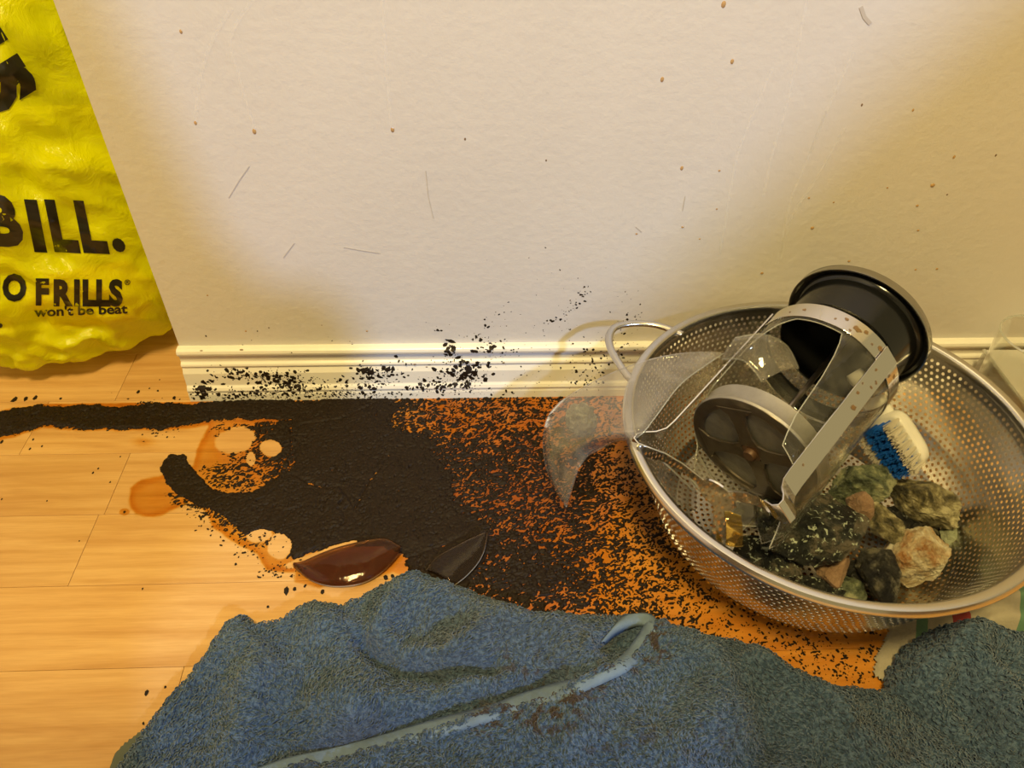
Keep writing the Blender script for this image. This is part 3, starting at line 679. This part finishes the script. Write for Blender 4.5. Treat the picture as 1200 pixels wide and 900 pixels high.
# ------------------------------------------------------------------ rocks
def stone_mat(name, cs, sc, spec=None, rough=.3, sp=55):
    m, t, p = nt(name); v = coords(t, kind='Object')
    n = noise(t, v, sc, 6, .68, .35); x = ramp(t, n, cs)
    if spec:
        n2 = noise(t, v, sp*5, 3, .55, .6); f = ramp(t, n2, [(spec[1], (0, 0, 0)), (spec[1]+.05, (1, 1, 1))])
        mx = N(t, 'ShaderNodeMix', data_type='RGBA'); t.links.new(f, mx.inputs[0]); t.links.new(x, mx.inputs[6]); mx.inputs[7].default_value = (*spec[0], 1); x = mx.outputs[2]
    t.links.new(x, p.inputs['Base Color']); p.inputs['Roughness'].default_value = rough
    bump(t, p, noise(t, v, sc*4, 7, .72, .5), 1.0, .004); return m
G_dark = stone_mat('black_speckled_stone', [(.42, (.005, .006, .005)), (.52, (.025, .028, .020)), (.62, (.12, .10, .065))], 60, ((.45, .50, .36), .60), .22)
G_green = stone_mat('mossy_green_stone', [(.40, (.02, .028, .014)), (.5, (.13, .15, .08)), (.60, (.36, .36, .20))], 55)
G_gold = stone_mat('olive_gold_stone', [(.40, (.03, .026, .010)), (.5, (.18, .15, .065)), (.60, (.48, .43, .24))], 60)
G_tan = stone_mat('tan_quartz', [(.38, (.26, .11, .02)), (.48, (.42, .32, .17)), (.60, (.66, .60, .42))], 35, None, .4)
G_pink = stone_mat('brown_pink_stone', [(.3, (.22, .12, .06)), (.7, (.40, .26, .15))], 50, None, .5)
G_pale = stone_mat('pale_green_stone', [(.3, (.20, .24, .13)), (.7, (.45, .46, .30))], 50, None, .4)
G_char = stone_mat('charcoal_stone', [(.42, (.006, .006, .005)), (.52, (.03, .028, .02)), (.62, (.15, .135, .085))], 70, ((.35, .36, .28), .68), .2)
def rock(px, py, z, rx, ry, rz, rot, mat, seed, lab, tilt=(0, 0), planes=20, sub=5):
    R_ = random.Random(seed); bm = bmesh.new(); bmesh.ops.create_icosphere(bm, subdivisions=sub, radius=1)
    Pn = [Vector((R_.gauss(0, 1), R_.gauss(0, 1), R_.gauss(0, 1))).normalized() for _ in range(planes)]; Pd = [R_.uniform(.62, .95) for _ in Pn]
    from mathutils import noise as mn
    for v in bm.verts:
        d = v.co.normalized(); r = 1.1
        for a, b in zip(Pn, Pd):
            q = d.dot(a)
            if q > .05: r = min(r, b*.95/q)
        r += .05*(mn.fractal(d*2.2+Vector((seed, 0, 0)), .8, 2.0, 4))+.032*mn.ridged_multi_fractal(d*3.1+Vector((0, seed, 0)), .9, 2.1, 4, 1, 2)-.04+.03*mn.noise(d*11)+.018*mn.noise(d*27)
        v.co = Vector((d.x*r*rx, d.y*r*ry, d.z*r*rz))
    me = bpy.data.meshes.new('rock'); bm.to_mesh(me); bm.free(); me.materials.append(mat)
    o = link('rock', me); o.location = un(px, py, z=z); o.rotation_euler = (tilt[0], tilt[1], rot); tag(o, lab, 'rock', 'wet rocks in the colander'); 
    return o
k = .00064
rock(948, 622, .046, .043, .036, .027, -.35, G_dark, 3, 'largest black rock with pale speckles, in front of the press strap')
rock(905, 652, .030, .030, .018, .016, -.5, G_dark, 5, 'black speckled rock against the front rim, left of the largest rock')
rock(1012, 566, .040, .031, .020, .020, .0, G_green, 8, 'mossy green rock directly below the brush bristles')
rock(1085, 588, .036, .036, .020, .018, -.75, G_gold, 11, 'long olive gold rock sloping down to the right below the brush')
rock(1006, 594, .060, .0075, .011, .013, .3, G_pink, 13, 'small pointed brownish pink rock between the dark and green rocks', planes=8)
rock(1034, 612, .036, .011, .024, .014, .35, G_gold, 17, 'narrow yellow-green rock standing right of the pink pointed rock')
rock(1077, 648, .030, .021, .026, .024, .1, G_tan, 71, 'tan and rust coloured chunky rock standing at the front right of the pile')
rock(1117, 627, .020, .014, .013, .010, -.7, G_pale, 29, 'pale green rock farthest to the right in the pile')
rock(1030, 672, .026, .016, .024, .018, .1, G_char, 31, 'charcoal rock left of the tan chunky rock')
rock(1066, 612, .016, .026, .016, .012, -.3, G_char, 37, 'dark rock in the gap under the long olive gold rock')
rock(976, 668, .024, .014, .012, .010, .4, G_pink, 41, 'small brownish rock tucked under the right end of the largest rock')
rock(993, 688, .014, .014, .010, .008, -.6, G_green, 43, 'small greenish rock at the front rim')
rock(1002, 672, .012, .018, .012, .010, .2, G_char, 47, 'black rock at the bottom left of the charcoal rock')
rock(1102, 640, .014, .012, .010, .009, .2, G_char, 53, 'small dark rock between the tan and pale green rocks')
rock(893, 600, .040, .018, .012, .014, .6, G_gold, 59, 'yellowish dark rock under the right foot of the press')
rock(955, 690, .014, .020, .010, .008, -.3, G_dark, 61, 'flat black rock along the inside of the front rim')

# ------------------------------------------------------------------ brush
m_wp = simple('white_brush_plastic', (.66, .63, .55), .32, 0, 20, .05, .001, .08, 30)
m_wb = simple('cream_bristles', (.62, .57, .46), .6); m_bb = simple('blue_bristles', (.01, .12, .50), .5)
bp_ = un(1062, 515, z=.066)
B_ = -CR*.74-CU*.40-CW*.52; B_ /= np.linalg.norm(B_)
R_ = CR*.42-CU*.86-CW*.1; R_ -= B_*(R_@B_); R_ /= np.linalg.norm(R_); W_ = np.cross(B_, R_)
if W_@CW < 0: W_ = -W_
br = thing('scrub_brush', tuple(bp_), 'white scrubbing brush with blue and cream bristles beside the press', 'brush')
# head: rounded slab in (R, W, B)
V = []; out = []
for i in range(48):
    a = 2*math.pi*i/48; c_, s__ = math.cos(a), math.sin(a); rr_ = (abs(c_)**4+abs(s__)**4)**-.25; out.append((c_*rr_*.0235, s__*rr_*.017))
lay = [(-.009, .78), (-.0075, .93), (-.004, 1.0), (.0015, 1.0), (.004, .96), (.005, .88)]
for hB, sc_ in lay:
    for a, b in out: V.append(R_*(a*sc_-.001)+W_*(b*sc_+.008)+B_*hB)
Fc = []
for j in range(len(lay)-1):
    for i in range(48): Fc.append((j*48+i, j*48+(i+1) % 48, (j+1)*48+(i+1) % 48, (j+1)*48+i))
Fc += [tuple(range(48))[::-1], tuple((len(lay)-1)*48+i for i in range(48))]
hd = mk('head', V, Fc, m_wp, br, True)
tube('neck', catmull([-R_*.018+W_*.008-B_*.003, -R_*.04+W_*.010-B_*.004, -R_*.062+W_*.013-B_*.006], 5), [.010]*5+[.008]*5+[.007], m_wp, br, 16, flat=.6, updir=tuple(B_))
def tuft(base, mat, ln, spread, n=46, r=.0020):
    V = []; Fc = []
    for _ in range(n):
        a = random.random()*6.28; q = r*math.sqrt(random.random()); u = R_*math.cos(a)+W_*math.sin(a); b0 = base+u*q*.8; b1 = base+u*q*(1+spread)+B_*ln*random.uniform(.86, 1.05); i0 = len(V)
        for P, w in ((b0, .00034), (b1, .00028)):
            for j in range(3): V.append(P+R_*w*math.cos(j*2.094)+W_*w*math.sin(j*2.094))
        for j in range(3): Fc.append((i0+j, i0+(j+1) % 3, i0+3+(j+1) % 3, i0+3+j))
        Fc.append((i0+3, i0+4, i0+5))
    return mk('tuft', V, Fc, mat, br, False)
for iw in range(5):
    for ir in range(7):
        w = -.0060+iw*.0060; r_ = -.0180+ir*.0061
        white = iw in (0, 4)
        tuft(R_*r_+W_*w+B_*.004, m_wb if white else m_bb, .0185, 1.1 if white else .7, 50, .0017)

# ------------------------------------------------------------------ lump on the floor, box and glass by the wall
lp = un(681, 492, z=.014)
R2 = random.Random(4); bm = bmesh.new(); bmesh.ops.create_icosphere(bm, subdivisions=4, radius=1)
from mathutils import noise as mn
for v in bm.verts:
    d = v.co.normalized(); r = .0135*(1+.22*mn.fractal(d*3, .8, 2, 4)+.12*mn.noise(d*14)); v.co = Vector((d.x*r*.95, d.y*r, d.z*r*1.05))
me = bpy.data.meshes.new('pebble'); bm.to_mesh(me); bm.free(); me.materials.append(stone_mat('mottled_grey_green', [(.3, (.06, .055, .03)), (.5, (.22, .22, .14)), (.68, (.60, .62, .46))], 150, None, .5))
o = link('pebble', me); lp[2] = .0150; o.location = lp; tag(o, 'round mottled grey-green lump on the floor behind the large curved shard', 'stone')
# box
bxr = thing('plastic_box', (.56, -.055, 0), 'clear plastic box with white lid against the baseboard, right of the colander', 'box')
bx0, bx1, by0, by1, bh = -.112, .14, -.055, .038, .053
for nm, a, b in (('side_panel', (bx0, by0, 0), (bx0+.0015, by1, bh)), ('side_panel', (bx1-.0015, by0, 0), (bx1, by1, bh)), ('front_panel', (bx0+.0015, by0, 0), (bx1-.0015, by0+.0015, bh)), ('rear_panel', (bx0+.0015, by1-.0015, 0), (bx1-.0015, by1, bh)), ('base', (bx0+.0015, by0+.0015, 0), (bx1-.0015, by1-.0015, .0015))):
    box(nm, a, b, m_clearbox, bxr, .0004)
box('lid', (bx0+.002, by0, bh), (bx1, by1, bh+.003), simple('milky_white_plastic', (.72, .69, .64), .35, 0, 30, .1), bxr, .001)
tube('lid_edge', [(bx0, by1, bh+.0025), (bx0, by0, bh+.0025)], .0015, m_edge, bxr, 8)
tg = un(1213, 402, z=.115); tg = np.array([tg[0], tg[1], .0562])
tum = thing('drinking_glass', tuple(tg), 'clear drinking glass standing at the right edge on the plastic box', 'glass')
lathe('glass_wall', [(.0, .001), (.021, .001), (.0265, .065), (.0275, .065), (.0225, .0), (.0, .0)], m_tumbler, tum, 64)
lathe('glass_lip', [(.0262, .0645), (.0270, .0658), (.0278, .0645), (.0270, .0636)], m_edge, tum, 64)

# ------------------------------------------------------------------ towels and cloths
def terry(name, c0, c1, c2, stain=True):
    m, t, p = nt(name); v = coords(t)
    n = noise(t, v, 420, 3, .6, .5); n2 = noise(t, v, 16, 4, .6)
    a = ramp(t, n, [(.40, c0), (.5, c1), (.61, c2)])
    b = ramp(t, n2, [(.3, (.72, .74, .72)), (.65, (1, 1, 1))])
    mx = N(t, 'ShaderNodeMix', data_type='RGBA', blend_type='MULTIPLY'); mx.inputs[0].default_value = 1; t.links.new(a, mx.inputs[6]); t.links.new(b, mx.inputs[7]); x = mx.outputs[2]
    if stain:
        at = N(t, 'ShaderNodeAttribute', attribute_name='depth'); m2 = N(t, 'ShaderNodeMix', data_type='RGBA'); t.links.new(at.outputs['Fac'], m2.inputs[0]); t.links.new(x, m2.inputs[6]); m2.inputs[7].default_value = (.045, .028, .016, 1); x = m2.outputs[2]
    t.links.new(x, p.inputs['Base Color']); p.inputs['Roughness'].default_value = .95; p.inputs['Specular IOR Level'].default_value = .1
    p.inputs['Sheen Weight'].default_value = .25; p.inputs['Sheen Roughness'].default_value = .5
    bump(t, p, n, .8, .0015); return m
m_towel = terry('blue_grey_terry', (.038, .066, .112), (.064, .106, .170), (.108, .160, .235))
def cloth(name, outline, zfun, mat, step, edge_r, thick, x0, x1, y0, y1, stains=None, nap=.0010, zo=.012, world=False, avoid=None):
    gx = np.arange(x0, x1, step); gy = np.arange(y0, y1, step); X, Y = np.meshgrid(gx, gy, indexing='ij'); sh = X.shape; X = X.ravel(); Y = Y.ravel()
    O = np.array([un(a, b, z=zo)[:2] for a, b in outline]) if not world else np.array(outline)
    d = psdf(np.stack([X, Y], 1), O)+(fbm(X*150, Y*150, 3, 5)-.5)*.004
    q = np.clip(d/edge_r, 0, 1); e = np.sqrt(np.maximum(1-(1-q)**2, 0))
    Uu, Vv = pj(np.stack([X, Y, np.full_like(X, .02)], 1)); P = np.stack([Uu, Vv], 1)
    Z = e*(thick+np.maximum(zfun(P, X, Y), -thick*.7)*sm(0, .025, d))
    if nap:
        dirn = fbm(X*25, Y*25, 2, 11)*6.28; cx, sx = np.cos(dirn), np.sin(dirn)
        wx = X+.002*vn(X*200, Y*200, 61); wy = Y+.002*vn(X*200, Y*200, 67)
        l = 1-np.abs(2*vn((wx*cx+wy*sx)*600, (-wx*sx+wy*cx)*260, 3)-1); l2 = vn(X*700, Y*700, 8); l3 = vn(X*170, Y*170, 12)
        Z += e*nap*((l-.5)*2.0+(l2-.5)*1.8+(l3-.5)*1.2)
    Z = np.maximum(Z, .0004)
    I = np.arange(len(X)).reshape(sh); K = (d > 0).reshape(sh); sel = K[:-1, :-1] & K[1:, :-1] & K[1:, 1:] & K[:-1, 1:]
    Fq = np.stack([I[:-1, :-1][sel], I[1:, :-1][sel], I[1:, 1:][sel], I[:-1, 1:][sel]], 1); used = np.unique(Fq); rm = np.full(len(X), -1); rm[used] = np.arange(len(used)); Fq = rm[Fq]
    me = bpy.data.meshes.new(name); me.from_pydata(np.stack([X[used], Y[used], Z[used]], 1).tolist(), [], Fq.tolist()); me.update()
    stv = stains(P[used], X[used], Y[used]) if stains else np.zeros(len(used))
    a = me.attributes.new('depth', 'FLOAT', 'POINT'); a.data.foreach_set('value', stv.astype(np.float32))
    o = link(name, me, mat, None, True)
    if nap and nap > .0005:   # standing terry loops
        sp = .00215; lx = np.arange(x0+.01, x1-.01, sp); ly = np.arange(max(y0, -.385)+.005, y1-.01, sp); LX, LY = np.meshgrid(lx, ly, indexing='ij'); LX = LX.ravel()+rng.uniform(-.0009, .0009, LX.size); LY = LY.ravel()+rng.uniform(-.0009, .0009, LY.size)
        ii = np.clip(((LX-x0)/step).astype(int), 1, sh[0]-2); jj = np.clip(((LY-y0)/step).astype(int), 1, sh[1]-2)
        Zg = (Z).reshape(sh); k_ = K[ii, jj]; LX, LY, ii, jj = LX[k_], LY[k_], ii[k_], jj[k_]
        b = 3; ih = np.clip(ii+b, 0, sh[0]-1); il = np.clip(ii-b, 0, sh[0]-1); jh = np.clip(jj+b, 0, sh[1]-1); jl = np.clip(jj-b, 0, sh[1]-1)
        gxz = (Zg[ih, jj]-Zg[il, jj])/((ih-il)*step); gyz = (Zg[ii, jh]-Zg[ii, jl])/((jh-jl)*step)
        Nn = np.stack([-gxz, -gyz, np.ones_like(gxz)], 1); Nn /= np.linalg.norm(Nn, axis=1)[:, None]
        C0 = np.stack([LX, LY, Zg[ii, jj]], 1)
        an = fbm(LX*22, LY*22, 2, 11)*9+rng.normal(0, .45, LX.size); T = np.stack([np.cos(an), np.sin(an), 0*an], 1); T -= Nn*(T*Nn).sum(1)[:, None]; T /= np.linalg.norm(T, axis=1)[:, None]; B = np.cross(Nn, T)
        n = len(LX); ln = rng.uniform(.0011, .0019, n)[:, None]; hh = rng.uniform(.0009, .0019, n)[:, None]; ra = rng.uniform(.00038, .00055, n)[:, None]; lean = rng.normal(0, .0006, n)[:, None]
        Vs = []
        for q in (0, .25, .5, .75, 1):
            a_ = math.pi*q; Cq = C0+T*(-math.cos(a_))*ln+Nn*(math.sin(a_)*hh-.0003)+B*lean*math.sin(a_)
            tg = T*math.sin(a_)*ln+Nn*math.cos(a_)*hh; tg /= np.linalg.norm(tg, axis=1)[:, None]; nu_ = np.cross(B, tg)
            for w in (0, 2.094, 4.189): Vs.append(Cq+nu_*ra*math.cos(w)+B*ra*math.sin(w))
        VV = np.stack(Vs, 1).reshape(-1, 3); fq = []
        for q in range(4):
            for w in range(3): fq.append((q*3+w, q*3+(w+1) % 3, q*3+3+(w+1) % 3, q*3+3+w))
        FF = (np.array(fq)[None]+(np.arange(n)*15)[:, None, None]).reshape(-1, 4)
        lm = bpy.data.meshes.new('terry_loops'); lm.vertices.add(len(VV)); lm.vertices.foreach_set('co', VV.astype(np.float32).ravel())
        lm.loops.add(FF.size); lm.loops.foreach_set('vertex_index', FF.astype(np.int32).ravel()); lm.polygons.add(len(FF)); lm.polygons.foreach_set('loop_start', np.arange(0, FF.size, 4, dtype=np.int32)); lm.update(calc_edges=True)
        if stains:
            Ul, Vl = pj(C0); sv_ = stains(np.stack([Ul, Vl], 1), LX, LY)
        else: sv_ = np.zeros(n)
        a = lm.attributes.new('depth', 'FLOAT', 'POINT'); a.data.foreach_set('value', np.repeat(sv_, 15).astype(np.float32))
        lo = link('terry_loops', lm, mat, o, True); lo['kind'] = 'stuff'
    return o, None
HEM = [(318,905),(380,888),(450,872),(560,842),(650,815),(715,790),(742,770),(757,748),(766,734)]
UP = HEM+[(900,700),(1300,700),(1300,1200),(250,1200)]
def gl_(P, line, w): return np.exp(-.5*(pldist(P, line)/w)**2)
def tz(P, X, Y):
    z = .010*gl_(P, [(287,728),(302,770),(292,830),(270,900)], 20)+.007*gl_(P, [(380,715),(400,760),(420,840)], 22)
    z += .013*gl_(P, [(486,676),(550,705),(620,742),(690,780)], 24)+.007*gl_(P, [(600,720),(700,740)], 15)
    z += .010*gl_(P, [(455,715),(440,745),(470,768),(520,770),(560,750)], 12)-.012*gl_(P, [(425,752),(470,783),(520,790),(575,786)], 8)
    z += .010*gl_(P, [(400,830),(470,830),(560,815)], 28)-.008*gl_(P, [(380,885),(450,862),(560,828),(650,800)], 9)
    z += .007*sm(-3, 5, psdf(P, UP))+.009*gl_(P, [(800,742),(835,790),(830,850),(800,900)], 24)+.010*gl_(P, [(890,770),(950,820),(1010,890)], 26)-.006*gl_(P, [(860,760),(890,820),(900,880)], 14)
    z += -.014*gl_(P, [(704,757),(725,742),(742,740)], 10)+.008*gl_(P, [(690,765),(720,733),(750,727),(772,738)], 6)+.006*gl_(P, [(690,850),(760,880)], 25)
    return z*1.5+(fbm(X*28, Y*28, 4, 15)-.45)*.020
def stt(P, X, Y):
    n = fbm(X*260, Y*260, 3, 19)
    b = np.exp(-((P-np.array((620, 832)))**2@np.array([1/3500., 1/200.])))+np.exp(-((P-np.array((640, 850)))**2@np.array([1/1500., 1/300.])))+gl_(P, [(560,850),(640,830),(700,805),(740,785),(770,760)], 12)*.9+gl_(P, [(590,778),(640,795)], 14)*.7+gl_(P, [(690,880),(860,870)], 18)*.5+gl_(P, [(1000,850),(1050,890)], 18)*.4+gl_(P, [(768,752),(778,770)], 7)
    return sm(.62, .75, n+.22*np.clip(b, 0, 1)-.05)*np.clip(b, 0, 1)*.9+.30*np.clip(gl_(P, [(440,860),(350,890)], 12)+gl_(P, [(520,740),(600,730),(660,760)], 30)*.6, 0, 1)
TO = [(110,960),(130,900),(165,850),(215,790),(262,726),(285,716),(302,728),(325,723),(345,708),(370,699),(400,706),(430,690),(465,672),(485,666),(530,680),(580,700),(625,716),(660,713),(700,717),(755,718),(790,730),(830,741),(880,752),(905,765),(935,785),(975,800),(1020,803),(1045,806),(1100,850),(1180,900),(1240,960),(1200,1150),(150,1150)]
tw, _ = cloth('towel', TO, tz, m_towel, .0007, .010, .014, -.27, .42, -.42, -.19, stt, .0011)
tag(tw, 'large blue-grey terry towel crumpled across the foreground floor', 'towel')
# hem strip following the towel
tb = BVHTree.FromObject(tw, bpy.context.evaluated_depsgraph_get())
def on_t(px, py, lift):
    d = (un(px, py, z=0)-CC); d /= np.linalg.norm(d); h = tb.ray_cast(Vector(CC), Vector(d))
    p = np.array(h[0]) if h[0] is not None else un(px, py, z=.02)
    return p+np.array((0, 0, lift))
hem_px = catmull([(300,909),(380,889),(450,873),(560,843),(650,816),(715,791),(742,771),(757,748),(765,733),(752,727),(735,731),(718,743),(706,756)], 8)
n = len(hem_px); V = []
for i, (x, y) in enumerate(hem_px):
    tt = hem_px[min(i+1, n-1)]-hem_px[max(i-1, 0)]; tt = tt/np.linalg.norm(tt); nn_ = np.array((-tt[1], tt[0]))
    u = i/(n-1); w = 8*min(1, (1-u)*4+.35); up = .0024+.002*sm(.66, .84, u)
    base = np.array([on_t(x+nn_[0]*w*s, y+nn_[1]*w*s, 0) for s in (-1, -.5, 0, .5, 1)])
    base[:, 2] = base[:, 2]*.35+base[:, 2].mean()*.65
    for q, s in enumerate((.1, .8, 1, .9, .4)): V.append(base[q]+np.array((0, 0, up*s+.0008)))
V = np.array(V).reshape(n, 5, 3)
for _ in range(6): V[1:-1] = (V[:-2]+V[1:-1]*2+V[2:])/4
m_hem = simple('flat_woven_hem', (.14, .20, .27), .9, 0, 300, .5, .001, .25, 40)
ho = mk('hem', V.reshape(-1, 3), grid_faces(n, 5), m_hem, tw, True); solid(ho, .0008); ho['label'] = 'smooth lighter woven hem band'
m_towel2 = m_towel
def tz2(P, X, Y):
    return .022*gl_(P, [(1085,770),(1130,790),(1175,850),(1200,900)], 26)+.016*gl_(P, [(1120,745),(1210,755)], 22)-.012*gl_(P, [(1110,810),(1140,860)], 10)-.01*gl_(P, [(1150,775),(1200,820)], 10)+(fbm(X*40, Y*40, 4, 25)-.4)*.02
o, _ = cloth('towel', [(1036,812),(1040,790),(1052,765),(1072,745),(1100,734),(1150,738),(1210,744),(1300,750),(1300,960),(1230,960),(1150,905),(1090,860)], tz2, m_towel2, .0007, .014, .024, .20, .45, -.40, -.20, None, .0011)
tag(o, 'darker blue-grey terry towel end bunched up at the lower right', 'towel')
def stripes():
    m, t, p = nt('striped_kitchen_cloth'); c = N(t, 'ShaderNodeTexCoord'); mp = N(t, 'ShaderNodeMapping'); mp.inputs['Rotation'].default_value = (0, 0, .45)
    t.links.new(c.outputs['Object'], mp.inputs[0]); sx = N(t, 'ShaderNodeSeparateXYZ'); t.links.new(mp.outputs[0], sx.inputs[0])
    f = N(t, 'ShaderNodeMath', operation='MULTIPLY'); f.inputs[1].default_value = 1/.062; a = N(t, 'ShaderNodeMath', operation='ADD'); a.inputs[1].default_value = .10
    fr = N(t, 'ShaderNodeMath', operation='FRACT'); t.links.new(sx.outputs[0], f.inputs[0]); t.links.new(f.outputs[0], a.inputs[0]); t.links.new(a.outputs[0], fr.inputs[0])
    w = (.34, .30, .22); r = ramp(t, fr.outputs[0], [(0, w), (.30, (.10, .20, .12)), (.42, w), (.66, (.24, .03, .03)), (.82, w), (1, w)])
    for nd in t.nodes:
        if nd.type == 'VALTORGB': nd.color_ramp.interpolation = 'CONSTANT'
    t.links.new(r, p.inputs['Base Color']); p.inputs['Roughness'].default_value = .9
    v = coords(t); bump(t, p, noise(t, v, 600, 3), .5, .0008); return m
def tz3(P, X, Y): return .018*gl_(P, [(1140,705),(1260,680)], 16)+.010*gl_(P, [(1165,725),(1260,715)], 8)+.005*gl_(P, [(1035,790),(1055,745)], 8)+(fbm(X*60, Y*60, 3, 35)-.45)*.006
o, _ = cloth('kitchen_cloth', [(1022,790),(1026,770),(1040,736),(1056,716),(1110,712),(1160,680),(1220,650),(1320,630),(1320,800),(1150,790),(1060,790),(1042,806)], tz3, stripes(), .0016, .004, .004, .24, .50, -.32, -.14, None, .0002, .003)
tag(o, 'cream kitchen cloth with green and red stripes under the right side of the colander', 'cloth')
o, _ = cloth('rag', [(118,920),(132,885),(150,862),(175,850),(230,900),(230,960),(118,960)], lambda P, X, Y: 0*X, simple('grey_green_cotton', (.09, .10, .07), .9, 0, 400, .5), .002, .004, .004, -.28, -.10, -.42, -.28, None, .0003, .003)
tag(o, 'grey-green cloth edge peeking out beneath the left corner of the blue towel', 'cloth')

# ------------------------------------------------------------------ added unseen panels behind the viewer, shaped to shade the wall
def panel(name, pts, y, lab):
    n = len(pts); V = [(x, y, z) for x, z in pts]+[(x, y-.02, z) for x, z in pts]
    Fc = [tuple(range(n)), tuple(range(n, 2*n))[::-1]]+[(i, (i+1) % n, n+(i+1) % n, n+i) for i in range(n)]
    tag(mk(name, V, Fc, simple('dark_panel', (.25, .20, .15), .7)), lab, kind='structure')
panel('shadow_blocker_1', [(-.42, 0), (-.12, 0), (-.08, .12), (-.01, .30), (.10, .40), (.20, .455), (.218, .485), (.212, .527), (.195, .547), (.163, .550), (.143, .585), (.126, .69), (.118, .76), (-.30, .76), (-.42, .60)], -.56, 'added light-blocking panel behind the viewer')
panel('shadow_blocker_2', [(.44, 0), (.46, .4), (.53, .75), (.615, .892), (.70, 1.005), (.85, 1.22), (1.04, 1.5), (1.28, 1.5), (1.28, 0)], -1.0, 'added light-blocking panel behind the viewer on the right')
